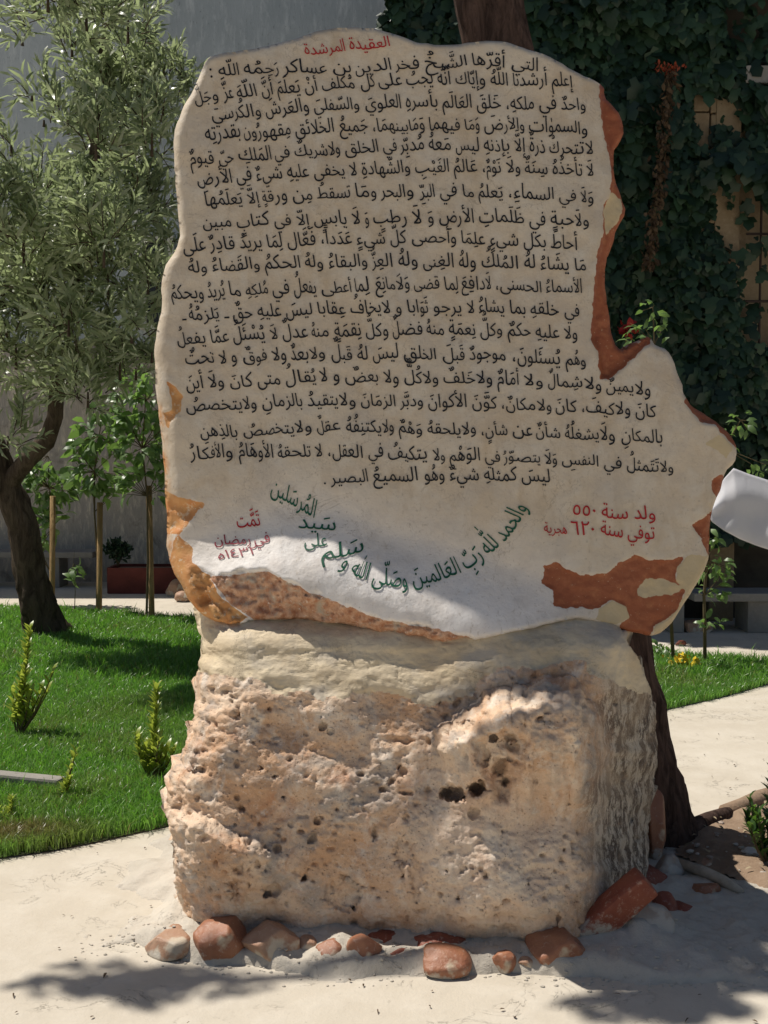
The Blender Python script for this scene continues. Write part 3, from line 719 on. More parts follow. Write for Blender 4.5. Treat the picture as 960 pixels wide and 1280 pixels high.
LINES = [
 ('التي أقرّها الشَّيخُ فخر الدين بن عساكر رَحِمُه اللّه :', [(675, 89), (610, 82), (540, 84), (445, 91), (360, 91), (262, 97)], 22),
 ('إعلم أرشدنا اللّهُ وإيّاك أنّه يجبُ على كل مُكلف أنْ يَعلَمَ أنَّ اللّهَ عزَّ وجَلَّ', [(718, 109), (600, 105), (493, 106), (433, 111), (330, 118), (242, 129)], 23),
 ('واحدٌ في ملكهِ، خَلقَ العَالَم بأسرهِ العلويَ والسّفليَ والعَرشَ والكُرسيَ', [(734, 138), (640, 136), (527, 134), (400, 138), (265, 150)], 23),
 ('والسموٰات والأرضَ وَمَا فيهما وَمَابينهمَا، جَميعُ الخلائق مِقهورُون بقدرتِه', [(734, 167), (640, 162), (527, 162), (383, 167), (257, 175)], 23),
 ('لاتتحركُ ذرةٌ إلاَّ بإذنهِ ليس مَعهُ مُدبِّر في الخلق ولاشريكٌ في المَلكِ حيّ قيومٌ', [(741, 194), (640, 189), (527, 187), (387, 195), (237, 206)], 23),
 ('لاَ تأخذُهُ سِنَةٌ ولاَ نَوْمٌ، عَالمُ الغَيْبِ والشّهادةِ لا يخفى عليهِ شيءٌ في الأرضِ', [(743, 220), (640, 216), (543, 215), (383, 221), (246, 231)], 23),
 ('وَلاَ في السماءِ، يَعلمُ ما في البرِّ والبحر ومَا تسقطُ مِن ورقةٍ إلَّا يَعلَمُها', [(743, 253), (640, 247), (560, 245), (387, 249), (256, 257)], 23),
 ('ولاَحبةٍ في ظَلَماتِ الأرضِ وَ لاَ رطبٍ وَ لاَ يابسٍ إلّا في كتابٍ مبين', [(738, 283), (640, 279), (543, 278), (367, 281), (252, 286)], 23),
 ('أحاطَ بكل شيءٍ علِمَا وأحصى كلَّ شيءٍ عَدَداً، فَعَّال لِمَا يريدُ قادِرٌ علَى', [(724, 312), (640, 307), (543, 303), (387, 306), (230, 315)], 23),
 ('مَا يشَاءُ لهُ المُلكُ ولهُ الغِنى ولهُ العِزُّ والبقاءُ ولهُ الحكمُ والقَضاءُ ولهُ', [(732, 339), (640, 335), (543, 333), (387, 334), (236, 340)], 23),
 ('الأسماءُ الحسنى، لاَدافِعَ لِما قضى وَلاَمانِعَ لِما أعطى يفعلُ في مُلكِهِ ما يُريدُ ويحكمُ', [(729, 367), (640, 363), (560, 361), (367, 366), (214, 374)], 23),
 ('في خلقهِ بما يشاءُ لا يرجو ثَوَابا و لايخافُ عِقابا ليسَ عليهِ حقٌ ـ يَلزمُهُ ـ', [(726, 396), (640, 392), (560, 390), (367, 394), (227, 401)], 23),
 ('ولا عليهِ حكمٌ وكلُّ نِعمَةٍ منهُ فضلٌ وكلُّ نِقمَةٍ منهُ عدلٌ لاَ يُسْئَلُ عمَّا يفعلُ', [(723, 424), (640, 420), (560, 418), (367, 422), (221, 431)], 23),
 ('وهُم يُسئَلونَ، موجودٌ قَبلَ الخلق ليسَ لهُ قَبلٌ ولابعدٌ ولا فوقٌ و لا تحتٌ', [(735, 457), (640, 451), (520, 448), (377, 449), (231, 456)], 23),
 ('ولايمينٌ ولاشِمالٌ ولا أمَامٌ ولاخَلفٌ ولاكُلٌّ ولا بعضٌ و لا يُقالُ متى كانَ ولاَ أينَ', [(816, 494), (720, 485), (607, 479), (412, 477), (231, 487)], 23),
 ('كانَ ولاكيفَ، كانَ ولامكانٌ، كوَّنَ الأكوانَ ودبَّر الزمَانَ ولايتقيدُ بالزمانِ ولايتخصصُ', [(820, 521), (720, 515), (607, 510), (412, 506), (234, 514)], 22),
 ('بالمكانِ ولاَيشغلُهُ شأنٌ عن شأنٍ، ولايلحقهُ وَهْمٌ ولايكتنِفُهُ عقلٌ ولايتخصصُ بالذِهنِ', [(829, 554), (730, 549), (629, 544), (412, 539), (250, 547)], 22),
 ('ولاتَتَمثلُ في النفسِ وَلاَ يتصوّرُ في الوَهْمِ ولا يتكيفُ في العقل، لا تلحقهُ الأوهَامُ والأفكارُ', [(842, 591), (740, 582), (629, 577), (412, 571), (240, 573)], 22),
 ('ليسَ كمثلهِ شيءٌ وهُو السميعُ البصير .', [(689, 602), (564, 600), (462, 602), (404, 605)], 23),
]
for i, (tx, pp, em) in enumerate(LINES):
    em *= 1.0
    write(tx, pp, em, M['ink'], 'black handwritten Arabic line' if i else 'larger black Arabic line under the red heading', seed=i*3.7)
write('العقيدة المرشدة', [(488, 58), (440, 62), (380, 69)], 22, M['red'], 'red Arabic heading', 'text_line', 60)
write('ولد سنة', [(820, 650), (780, 649), (752, 646)], 24, M['red'], 'red Arabic words, upper of two lines at the right', seed=61, jit=.5)
write('توفي سنة', [(820, 674), (780, 672), (750, 668)], 24, M['red'], 'red Arabic words, lower of two lines at the right', seed=62, jit=.5)
write('هجرية', [(710, 668), (680, 665)], 17, M['red'], 'small red Arabic word', seed=63, jit=.3)
def digits(s, x0, x1, y0, y1, em, mat, label, seed):
    return write(s[::-1], [(x1, y1), (x0, y0)], em, mat, label, 'text_line', seed, -.05, .3)
digits('٥٥٠', 714, 746, 643, 646, 24, M['red'], 'red Arabic number 550', 64)
digits('٦٢٠', 713, 744, 668, 669, 24, M['red'], 'red Arabic number 620', 65)
write('تَمَّت', [(327, 657), (296, 660)], 24, M['red'], 'red Arabic word at the lower left', seed=66, jit=.3)
write('في رمضان', [(338, 678), (305, 680), (268, 680)], 18, M['maroon'], 'dark red Arabic words at the lower left', seed=67, jit=.4)
digits('ه١٤٣٢', 273, 323, 699, 692, 15, M['maroon'], 'dark Arabic date 1432', 68)
RU = (-.42, -.91)
GR = [('والحمد للّٰه رَبِّ العَالمينَ وصَلّى اللّه و', [(660, 634), (649, 655), (632, 676), (608, 697), (578, 715), (545, 727), (505, 734), (470, 730), (445, 721), (425, 708)], 31, None),
      ('سَلم', [(456, 688), (430, 696), (401, 700)], 27, (.05, -1)), ('على', [(409, 683), (380, 682)], 24, None), ('سَيد', [(421, 663), (371, 660)], 25, None), ('المُرسَلين', [(393, 648), (370, 634), (338, 616)], 31, (.25, -.97))]
for i, (tx, pp, em, up) in enumerate(GR):
    write(tx, pp, em, M['green'], 'green Arabic word of the curved closing line', 'text_word', 70+i, -.05, .3, up)
bpy.data.objects.remove(tob)

# ------------------------------------------------------------------ mortar footing and base stones
fx = np.arange(-1.35, 2.2, .0125); fy = np.arange(2.78, 4.25, .0125); X, Yy = np.meshgrid(fx, fy)
opx = [(-60, 1205), (120, 1188), (170, 1175), (235, 1203), (330, 1212), (420, 1221), (560, 1211), (700, 1222), (850, 1226), (960, 1230), (1200, 1236)]
ow = [G(a, b) for a, b in opx]
Yo = np.interp(X, [q.x for q in ow], [q.y for q in ow])+.02*fbm(X*5, X*0, 0, 101, 4)
left = sm(-.88, -.70, X+.08*fbm(X*4, Yy*4, 0, 102, 3))
dd = Yy-Yo
h = (.030*sm(-.015, .02, dd)+.030*sm(.02, .22, dd))*left
bedline = np.interp(X, [.9, 1.0, 1.12, 1.4, 2.2], [3.98, 3.90, 3.82, 3.58, 3.2])
h = h*(1-.55*sm(.7, 1.1, X))*(1-sm(-.05, .06, Yy-bedline)*(X > .85))
h = h+(.010*fbm(X*9, Yy*9, 0, 103, 4)+.004*fbm(X*45, Yy*45, 0, 104, 3))*sm(-.02, .05, dd)*left
h = h+.012*np.exp(-((dd-.03)/.04)**2)*left*(fbm(X*7, Yy*7, 0, 105, 3)+.3)
for sx_, sy_, sw in ((214, 1184, .1), (272, 1196, .1), (338, 1200, .1), (412, 1204, .06), (457, 1207, .07), (556, 1217, .1), (628, 1213, .05), (694, 1206, .1), (535, 1186, .1), (806, 1180, .1)):
    g_ = G(sx_, sy_); h = h+.022*np.exp(-((X-g_.x)**2+(Yy-g_.y-.02)**2)/(sw*.8)**2)*(h > .003)*(1+.5*fbm(X*30, Yy*30, 0, 108, 3))
h = np.where(h < .001, -.02, h)
ny_, nx_ = X.shape; I = np.arange(nx_*ny_).reshape(ny_, nx_)
Fq = np.stack([I[:-1, :-1].ravel(), I[:-1, 1:].ravel(), I[1:, 1:].ravel(), I[1:, :-1].ravel()], 1)
kp = h.ravel()[Fq].max(1) > 0; Fq = Fq[kp]
u = np.unique(Fq); mp = np.zeros(nx_*ny_, int); mp[u] = np.arange(len(u))
fo = link('mortar_footing', mesh_np('mortar_footing', np.stack([X.ravel(), Yy.ravel(), h.ravel()], 1)[u], mp[Fq], True), M['footing'])
tag(fo, 'rough grey white cement footing spread around the bottom of the boulder', 'cement footing')

def rock(px_, py_, wpx, hpx, mat, label, seed, depth=None, rot=0, cuts=7, z0=.0, name='base_stone', cat='stone', group='stones set in the cement around the boulder', Y=None, flat=.82):
    """px_,py_ : centre of the stone's lower edge in the photo"""
    b = G(px_, py_, z0) if Y is None else P(px_, py_, Y)
    sc = b.y/FPX; w_, h_ = wpx*sc*1.05, hpx*sc*1.02; d_ = depth*sc if depth else w_*.8
    bm = bmesh.new(); bmesh.ops.create_icosphere(bm, subdivisions=4, radius=1)
    r = random.Random(seed); pl = []
    for _ in range(cuts):
        n = Vector((r.uniform(-1, 1), r.uniform(-1, .6), r.uniform(-.6, 1))).normalized(); pl.append((n, r.uniform(.66, flat+.04)))
    rotm = Matrix.Rotation(rot, 3, 'Y')
    for v in bm.verts:
        c = v.co
        # superellipsoid body for a blocky stone
        e = Vector([math.copysign(abs(q)**.78, q) for q in c])
        for n, dlim in pl:
            o_ = e.dot(n)-dlim
            if o_ > 0: e -= n*o_*.93
        e *= 1+.05*mnoise.noise(c*2.1+Vector((seed, 0, 0)))+.018*mnoise.noise(c*7+Vector((seed, 0, 0)))
        v.co = rotm @ Vector((e.x*w_*.56, e.y*d_*.56, e.z*h_*.56))
    zc = h_*.42
    me = bpy.data.meshes.new(name); bm.to_mesh(me); bm.free()
    me.polygons.foreach_set('use_smooth', [True]*len(me.polygons))
    o = link(name, me, mat); o.location = (b.x, b.y+d_*.12, b.z+zc*.9)
    tag(o, label, cat, group); return o
rock(212, 1192, 54, 30, M['rock_cream'], 'flat pale peach stone half buried in cement, leftmost at the boulder foot', 11, 60, 0, 6)
rock(272, 1196, 62, 56, M['rock_orange'], 'rounded orange stone with a cream patch at the left corner of the boulder', 12, 55)
rock(338, 1200, 66, 46, M['rock_cream'], 'cream and orange block of stone, second large one from the left', 13, 55)
rock(412, 1204, 38, 32, M['rock_orange'], 'small dark orange wedge stone lying left of the square orange one', 14, 40, .35)
rock(457, 1207, 44, 40, M['rock_orange'], 'square orange stone standing upright beside the small wedge', 15, 36, -.15)
rock(470, 1190, 82, 22, M['rock_red'], 'flat dark red stone pressed against the boulder, behind the square orange stone', 16, 60)
rock(540, 1194, 78, 30, M['rock_red'], 'long dark red stone lying against the middle of the boulder foot', 17, 50, -.2)
rock(556, 1216, 60, 32, M['rock_orange'], 'glossy rounded peach pebble in front of the dark red stone', 18, 50, .12, 3, flat=.95)
rock(628, 1213, 30, 28, M['rock_orange'], 'tiny pointed orange stone between the glossy pebble and the broad orange block', 19, 30, .1)
rock(694, 1206, 66, 46, M['rock_orange'], 'broad orange block at the foot of the leaning red slab', 20, 55)
rock(806, 1180, 66, 50, M['rock_grey'], 'rounded grey and orange stone right of the leaning red slab', 21, 60)
rock(833, 1150, 30, 36, M['rock_red'], 'small upright red stone behind the rounded grey one', 22, 30, .3)
rock(858, 1150, 44, 20, M['rock_red'], 'flat dark red stone flush in the cement, right side', 23, 40)
rock(884, 1124, 32, 22, M['rock_orange'], 'small orange stone flush in the cement near the dirt bed', 24, 34)
rock(836, 1118, 60, 16, M['rock_red'], 'thin red stone near the tree roots', 25, 40)
rock(836, 1102, 34, 34, M['rock_grey'], 'angular grey stone wedged between boulder and tree trunk', 26, 34)
rock(806, 1112, 50, 34, M['rock_red'], 'dark red stone in the gap between boulder and tree', 27, 50)
rock(640, 1200, 60, 18, M['rock_grey'], 'low grey stone buried in cement under the pale bulge of the boulder', 28, 40)
rock(380, 1196, 34, 26, M['rock_cream'], 'little pale stone in the gap right of the cream and orange block', 31, 30)
rock(504, 1206, 36, 20, M['rock_red'], 'short dark red stone between the square orange stone and the glossy pebble', 32, 30, .2)
rock(596, 1206, 34, 18, M['rock_grey'], 'small grey stone right of the glossy pebble', 33, 30)
rock(246, 1190, 26, 22, M['rock_grey'], 'tiny grey stone wedged between the two leftmost stones', 34, 24)
rock(660, 1212, 26, 18, M['rock_cream'], 'low peach stone joined to the left of the broad orange block', 35, 24)
# tall orange stone behind the boulder
rock(818, 1078, 30, 96, M['rock_orange'], 'tall narrow ochre stone standing between boulder and tree trunk', 29, 46, .04, 5, group='stones set in the cement around the boulder', z0=.0)
m_ = MB(); ico = bmesh.new(); bmesh.ops.create_icosphere(ico, subdivisions=1, radius=1); IV = [v.co.copy() for v in ico.verts]; IF = [[v.index for v in f.verts] for f in ico.faces]; ico.free()
for _ in range(700):
    gx_ = rng.uniform(-.95, 1.5); gy_ = float(np.interp(gx_, [q.x for q in ow], [q.y for q in ow]))+rng.normal(.0, .035)+abs(rng.normal(0, .10))*(rng.random() < .4); s_ = rng.uniform(.0015, .006)
    ii = int((gx_-fx[0])/.0125); jj = int((gy_-fy[0])/.0125); zz = max(0.0, float(h[min(max(jj, 0), len(fy)-1), min(max(ii, 0), len(fx)-1)]))
    m_.add([Vector((v.x*s_*rng.uniform(.8, 1.7)+gx_, v.y*s_+gy_, v.z*s_*.7+zz+s_*.3)) for v in IV], IF)
tag(m_.build('cement_crumbs', M['footing']), 'crumbs of cement and grit along the edge of the footing', 'grit', kind='stuff')
# leaning long slab
b0 = G(722, 1178, .03); b0.y -= .02
mb = MB(); rot = Matrix.Rotation(R(-42), 3, 'Y') @ Matrix.Rotation(R(18), 3, 'X')
sc = b0.y/FPX
mb.box(Vector((0, 0, 0)), (112*sc, .07, 40*sc), rot)
lo = mb.build('base_stone', M['rock_red'], None, False, .014)
lo.location = P(768, 1135, b0.y+.05)
bm = bmesh.new(); bm.from_mesh(lo.data); bmesh.ops.subdivide_edges(bm, edges=bm.edges[:], cuts=5, use_grid_fill=True)
for v in bm.verts: v.co += Vector((mnoise.noise(v.co*14), mnoise.noise(v.co*14+Vector((5, 0, 0))), mnoise.noise(v.co*14+Vector((0, 9, 0)))))*.0045
bm.to_mesh(lo.data); bm.free(); lo.data.polygons.foreach_set('use_smooth', [True]*len(lo.data.polygons))
tag(lo, 'long brick red stone slab leaning diagonally on the right corner of the boulder', 'stone', 'stones set in the cement around the boulder')

# ================================================================== leaf clouds
def leaf_cloud(pos, dirs, nrm, length, width, rnd, shape='diamond', curl=.15):
    pos = np.asarray(pos, float); d = np.asarray(dirs, float); d /= np.linalg.norm(d, axis=1)[:, None]
    n = np.asarray(nrm, float); s = np.cross(d, n); s /= np.maximum(np.linalg.norm(s, axis=1)[:, None], 1e-6); n = np.cross(s, d)
    L = np.asarray(length)[:, None]; W = np.asarray(width)[:, None]
    if shape == 'diamond':
        prof = [(0, 0, 0), (.35, .5, .10), (.35, -.5, .10), (.72, .38, .02), (.72, -.38, .02), (1, 0, -curl)]
        faces = [[0, 2, 1], [5, 3, 4]]; quads = [[1, 2, 4, 3]]
    else:  # lobed ivy leaf
        prof = [(0, 0, 0), (-.12, .38, -.04), (.22, .62, -.05), (.42, .34, .02), (.68, .40, -.03), (1, 0, -curl), (.68, -.40, -.03), (.42, -.34, .02), (.22, -.62, -.05), (-.12, -.38, -.04), (.4, 0, .06)]
        faces = [[10, k+1, k] for k in range(0, 9)]+[[10, 0, 9]]; quads = []
    k = len(prof); V = np.zeros((len(pos), k, 3))
    for j, (a, b, c) in enumerate(prof): V[:, j] = pos+d*L*a+s*W*b+n*L*c
    off = (np.arange(len(pos))*k)[:, None, None]
    Fs = [(np.array(faces)[None]+off).reshape(-1, 3)]
    if quads: Fs.append((np.array(quads)[None]+off).reshape(-1, 4))
    return V.reshape(-1, 3), Fs, np.repeat(rnd, k)
def cloud_obj(name, mat, parent, *a, **k):
    V, Fs, r = leaf_cloud(*a, **k); o = link(name, mesh_np(name, V, Fs, False, {'rnd': r}), mat, parent); o['kind'] = 'stuff'; return o
def unit(n): 
    v = rng.normal(size=(n, 3)); return v/np.linalg.norm(v, axis=1)[:, None]

# ================================================================== GRASS
A_ = np.array(lawn_poly); lo_, hi_ = A_.min(0), A_.max(0)
def grass_points(n, xr, yr):
    p = np.stack([rng.uniform(*xr, n), rng.uniform(*yr, n)], 1)
    s = sdist(p[:, 0], p[:, 1], lawn_poly)[0]
    # only the strip of lawn the picture could see from near the camera
    return p[(s > -.005+.012*vn(p[:, 0]*9, p[:, 1]*9)) & (np.abs(p[:, 0]) < .62*p[:, 1]+.3)]
p1 = grass_points(520000, (-4.5, 4.5), (3.6, 7.0)); p2 = grass_points(230000, (-7, 5.5), (7.0, 10.6))
p = np.concatenate([p1, p2]); n = len(p)
hh = .045+.03*rng.random(n)+.015*vn(p[:, 0]*3, p[:, 1]*3, 0, 7); hh *= np.where(p[:, 1] > 7, 1.25, 1); tall = rng.random(n) < .012; hh[tall] *= 1.8
ang = rng.uniform(0, 2*np.pi, n)+.6*vn(p[:, 0]*2, p[:, 1]*2, 0, 8); lean = hh*rng.uniform(.15, .9, n)
dx, dy = np.cos(ang), np.sin(ang); wa = rng.uniform(0, 2*np.pi, n); wx_, wy_ = np.cos(wa), np.sin(wa); bw = rng.uniform(.0012, .0024, n)*np.where(p[:, 1] > 7, 1.9, 1.15)
z0 = .006
Vg = np.zeros((n, 5, 3))
Vg[:, 0] = np.stack([p[:, 0]-wx_*bw, p[:, 1]-wy_*bw, np.full(n, z0)], 1); Vg[:, 1] = np.stack([p[:, 0]+wx_*bw, p[:, 1]+wy_*bw, np.full(n, z0)], 1)
mx, my = p[:, 0]+dx*lean*.3, p[:, 1]+dy*lean*.3
Vg[:, 2] = np.stack([mx+wx_*bw*.9, my+wy_*bw*.9, z0+hh*.6], 1); Vg[:, 3] = np.stack([mx-wx_*bw*.9, my-wy_*bw*.9, z0+hh*.6], 1)
Vg[:, 4] = np.stack([p[:, 0]+dx*lean, p[:, 1]+dy*lean, z0+hh*(1-.25*lean/hh)], 1)
off = (np.arange(n)*5)[:, None]
dry = np.clip(sm(.5, 1.1, fbm(p[:, 0]*1.1, p[:, 1]*1.4, 0, 33, 3))*.2+(rng.random(n) < .05)*.8, 0, 1)
c0 = G(20, 1052)
dry = np.maximum(dry, .95*np.exp(-(((p[:, 0]-c0.x)/.30)**2+((p[:, 1]-c0.y)/.13)**2)))
me = mesh_np('grass', Vg.reshape(-1, 3), [np.array([[0, 1, 2, 3]])+off, np.array([[3, 2, 4]])+off], False, {'rnd': np.repeat(rng.random(n), 5), 'dry': np.repeat(dry, 5)})
g = link('grass', me, M['grass']); tag(g, 'bright green lawn grass behind the monument, with shadow bands and dry tufts', 'grass', kind='stuff')

# ================================================================== BUILDINGS BEHIND
WY = 12.9
def boxobj(name, x0, x1, y0, y1, z0, z1, mat, parent=None, bevel=0):
    m_ = MB(); m_.box(((x0+x1)/2, (y0+y1)/2, (z0+z1)/2), (x1-x0, y1-y0, z1-z0)); return m_.build(name, mat, parent, False, bevel)
bA = thing('rendered_building', 'weathered grey blue rendered house wall behind the olive tree', 'building', (-4, WY, 0))
dz = P(0, 430, WY).z
boxobj('wall', -12, 1.5, WY, WY+5, dz, 8.5, M['wall'], bA)
boxobj('wall_base', -12, 1.5, WY-.05, WY+5, 0, dz+.0, M['dado'], bA)['label'] = 'rough brown grey cast concrete lower wall'
# window with pale frame and a white pipe
wx0, wx1 = P(181, 400, WY).x, P(216, 400, WY).x; wz0, wz1 = P(0, 412, WY).z+.03, P(0, 300, WY).z
wf = MB()
for xx in (wx0, wx1): wf.box((xx, WY-.04, (wz0+wz1)/2), (.07, .10, wz1-wz0))
for zz in (wz0, wz1): wf.box(((wx0+wx1)/2, WY-.045, zz), (wx1-wx0+.07, .11, .07))
wo = wf.build('window', M['frame'], bA)
pn = boxobj('pane', wx0+.03, wx1-.03, WY-.03, WY-.005, wz0+.03, wz1-.03, M['glass'])
pn.parent = wo; pn.location = -Vector(bA.location)-Vector(wo.location)
mp_ = MB(); pxx = P(174, 400, WY-.1).x
mp_.tube([(pxx, WY-.1, P(0, 412, WY).z), (pxx, WY-.1, 5), (pxx, WY-.1, 8.3)], .045, 10); mp_.build('drain_pipe', M['white'], bA, True)

IY = 9.6
bB = thing('ivy_clad_building', 'stone house wall almost hidden by dark ivy, with an ochre pillar and window', 'building', (3, IY+.5, 0))
ix0 = P(470, 300, IY).x
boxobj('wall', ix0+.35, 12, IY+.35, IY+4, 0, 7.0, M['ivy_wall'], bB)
x0, x1 = P(900, 300, IY).x, P(932, 300, IY).x
boxobj('pillar', x0, x1, IY+.16, IY+.35, 0, P(0, 100, IY).z, M['column'], bB, .01)
for (a, b_, c, d) in ((866, 886, 116, 140), (887, 899, 116, 142), (866, 886, 142, 186), (887, 899, 144, 190), (866, 899, 190, 230), (866, 899, 232, 280), (866, 899, 282, 330)):
    p0 = P(a, d, IY+.2); p1_ = P(b_, c, IY+.2)
    boxobj('stone_block', p0.x, p1_.x, IY+.17, IY+.35, p0.z, p1_.z, M['column'], bB, .012)
p0 = P(930, 106, IY+.1); p1_ = P(1010, 84, IY+.1)
boxobj('lintel', p0.x, p1_.x+.6, IY+.05, IY+.34, p0.z, p1_.z, M['lintel'], bB, .01)
boxobj('window_reveal', x1+.004, x1+1.2, IY+.25, IY+.348, P(0, 470, IY).z, p0.z-.004, M['column'], bB)
gm = MB(); zt, zb = P(0, 225, IY).z, P(0, 470, IY).z; bx0 = P(956, 300, IY).x
for k in range(6): gm.tube([(bx0+k*.13, IY+.1, zb), (bx0+k*.13, IY+.1, zt)], .011, 6)
for zz in (P(0, 290, IY).z, P(0, 375, IY).z, zb+.02, zt): gm.tube([(P(937, 290, IY).x, IY+.08, zz), (bx0+1, IY+.08, zz)], .011, 6)
gm.build('window_grille', M['iron'], bB)

# ivy foliage
ivy = thing('ivy_curtain', 'dark green ivy covering the house wall on the right from top to bench', 'ivy', (2.5, IY+.3, 0))
N = 34000
ipx = rng.uniform(440, 1040, N); ipy = rng.uniform(-160, 760, N)
edge_ = 462+16*fbm(ipy*.02, ipy*0, 0, 201, 3)+sm(20, -160, ipy)*-10
k = ipx > edge_
GAP = [[(864, 114), (905, 112), (930, 122), (925, 150), (905, 160), (885, 192), (866, 190)], [(892, 222), (912, 205), (938, 208), (962, 250), (1045, 240), (1045, 470), (950, 440), (925, 400), (915, 340), (898, 310), (890, 260)],
       [(925, 82), (1045, 80), (1045, 106), (930, 104)], [(905, 160), (935, 150), (945, 172), (915, 182)]]
for gp in GAP: k &= ~((sdist(ipx, ipy, gp)[0]+9*fbm(ipx*.05, ipy*.05, 0, 210, 3) > 0) & (rng.random(N) < .93))
# holes of deep shade
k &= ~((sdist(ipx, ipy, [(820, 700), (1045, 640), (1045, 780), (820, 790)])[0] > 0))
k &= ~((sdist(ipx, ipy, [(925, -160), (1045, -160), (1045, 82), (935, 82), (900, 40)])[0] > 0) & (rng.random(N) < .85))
ipx, ipy = ipx[k], ipy[k]; N = len(ipx)
bul = .16*fbm(ipx/90, ipy/70, 0, 220, 3)
dep = IY+.08+bul-rng.random(N)**1.5*.16+.05
x, y, z = unp(ipx, ipy, dep); pos = np.stack([x, y, z], 1)
nr = np.stack([rng.normal(0, .45, N), -1+0*x, rng.normal(.45, .35, N)], 1); nr /= np.linalg.norm(nr, axis=1)[:, None]
dr = np.stack([rng.normal(0, .55, N), rng.normal(-.25, .25, N), -1+rng.normal(0, .35, N)], 1)
Ln = .055+.115*rng.random(N)**1.4+.02*vn(ipx/60, ipy/60, 0, 222)
big = np.argsort(dep-.9*Ln)[:280]; rest = np.ones(N, bool); rest[big] = False
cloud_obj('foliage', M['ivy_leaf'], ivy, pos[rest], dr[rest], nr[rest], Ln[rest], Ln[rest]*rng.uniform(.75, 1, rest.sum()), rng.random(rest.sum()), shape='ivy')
Vl, Fl, rl = leaf_cloud(np.zeros((1, 3)), [[0, 0, -1]], [[0, -1, 0]], [1.0], [.9], np.array([.5]), shape='ivy')
ivy_leaf = mesh_np('leaf', Vl, Fl, False, {'rnd': rl}); ivy_leaf.materials.append(M['ivy_leaf_o'])
def frame_leaf(pos, d, n, L):
    d = Vector(d).normalized(); n = Vector(n); s = d.cross(n).normalized(); n = s.cross(d)
    # prototype leaf points along -Z with normal -Y: map (-Z -> d), (-Y -> n)
    ex = (-d).cross(n)*1.0
    m_ = Matrix((( (d.cross(n)).x, (-n).x, (-d).x), ((d.cross(n)).y, (-n).y, (-d).y), ((d.cross(n)).z, (-n).z, (-d).z)))
    if m_.determinant() < 0: m_.col[0] = -m_.col[0]
    return Matrix.Translation(pos) @ (m_.to_4x4()) @ Matrix.Scale(L, 4)
def leaf_parts(mesh, parent, poss, dirs, nrms, Ls, name='leaf'):
    off = Matrix.Translation(-Vector(parent.location))
    for a, b, c, L in zip(poss, dirs, nrms, Ls):
        o = bpy.data.objects.new(name, mesh); COL.objects.link(o); o.parent = parent
        o.matrix_local = off @ frame_leaf(Vector(a), b, c, float(L))
leaf_parts(ivy_leaf, ivy, pos[big]+np.array([0, -.05, 0]), dr[big], nr[big], Ln[big])

# dried hanging stem with orange flowers
dv = thing('dried_flower_stem', 'brown withered hanging stem of dead leaves with orange red flowers on top', 'dried plant', P(815, 335, IY-.15))
path = [(838, 84), (833, 130), (828, 180), (824, 225), (816, 280), (812, 335)]
n = 520; t = rng.random(n); cx = np.interp(t, np.linspace(0, 1, 6), [q[0] for q in path])+rng.normal(0, 4.2, n); cy = np.interp(t, np.linspace(0, 1, 6), [q[1] for q in path])
x, y, z = unp(cx, cy, IY-.15-rng.random(n)*.10)
cloud_obj('dead_leaves', M['dry_leaf'], dv, np.stack([x, y, z], 1), np.stack([rng.normal(0, .5, n), rng.normal(-.3, .3, n), -1+rng.normal(0, .4, n)], 1), unit(n), rng.uniform(.04, .085, n), rng.uniform(.02, .04, n), rng.random(n))
st = MB(); st.tube([P(a, b, IY-.08) for a, b in path], .012, 6); st.build('stem', M['twig'], dv)
n = 60; x, y, z = unp(rng.normal(832, 8, n), rng.normal(87, 3, n), IY-.2); V, Fs, r_ = leaf_cloud(np.stack([x, y, z], 1), unit(n)+[0, -.3, .3], unit(n), rng.uniform(.03, .05, n), rng.uniform(.015, .025, n), rng.random(n))
fl = link('flowers', mesh_np('flowers', V, Fs), M['petal_orange'], dv); fl['kind'] = 'stuff'
# red flower behind notch
rf = thing('red_flower', 'red bloom in the ivy just behind the notch of the slab', 'flower', P(782, 430, 9.0))
n = 46; c_ = P(783, 412, 9.0); n = 26; ps = np.array(c_)+rng.normal(0, .032, (n, 3)); V, Fs, r_ = leaf_cloud(ps, unit(n), unit(n), rng.uniform(.05, .09, n), rng.uniform(.04, .06, n), rng.random(n))
link('petals', mesh_np('petals', V, Fs), M['petal_red'], rf); s_ = MB(); s_.tube([c_, c_+Vector((.02, .1, -.3)), Vector((c_.x, 9.2, 0.0))], .008, 6); s_.build('stem', M['twig'], rf)

# benches, planter
def bench(px0, px1, pytop, pybot, Yb, label, sup, depth=.42):
    a = P(px0, pytop, Yb); b_ = P(px1, pytop, Yb)
    t_ = thing('stone_bench', label, 'bench', (a.x/2+b_.x/2, Yb+.2, 0), None)
    boxobj('seat', a.x, b_.x, Yb, Yb+depth, a.z-.07, a.z, M['stone_grey'], t_, .012)
    for (s0, s1) in sup:
        boxobj('support', P(s0, pytop, Yb).x, P(s1, pytop, Yb).x, Yb+.05, Yb+depth-.02, 0, a.z-.072, M['stone_grey'], t_, .01)
    return t_
bench(-90, 116, 690, 730, 12.2, 'low grey stone bench against the rough wall, left of the red planter', [(-80, -50), (55, 72)])
bench(868, 1080, 742, 795, 9.05, 'grey stone bench in the shade of the ivy wall on the right', [(938, 975), (840, 858)])
pl_ = thing('planter_box', 'long dark red planter box at the foot of the rough wall', 'planter', (P(180, 730, 11.9).x, 11.9, 0))
a = P(135, 732, 11.7); b_ = P(232, 732, 11.7); zt = P(0, 710, 11.7).z
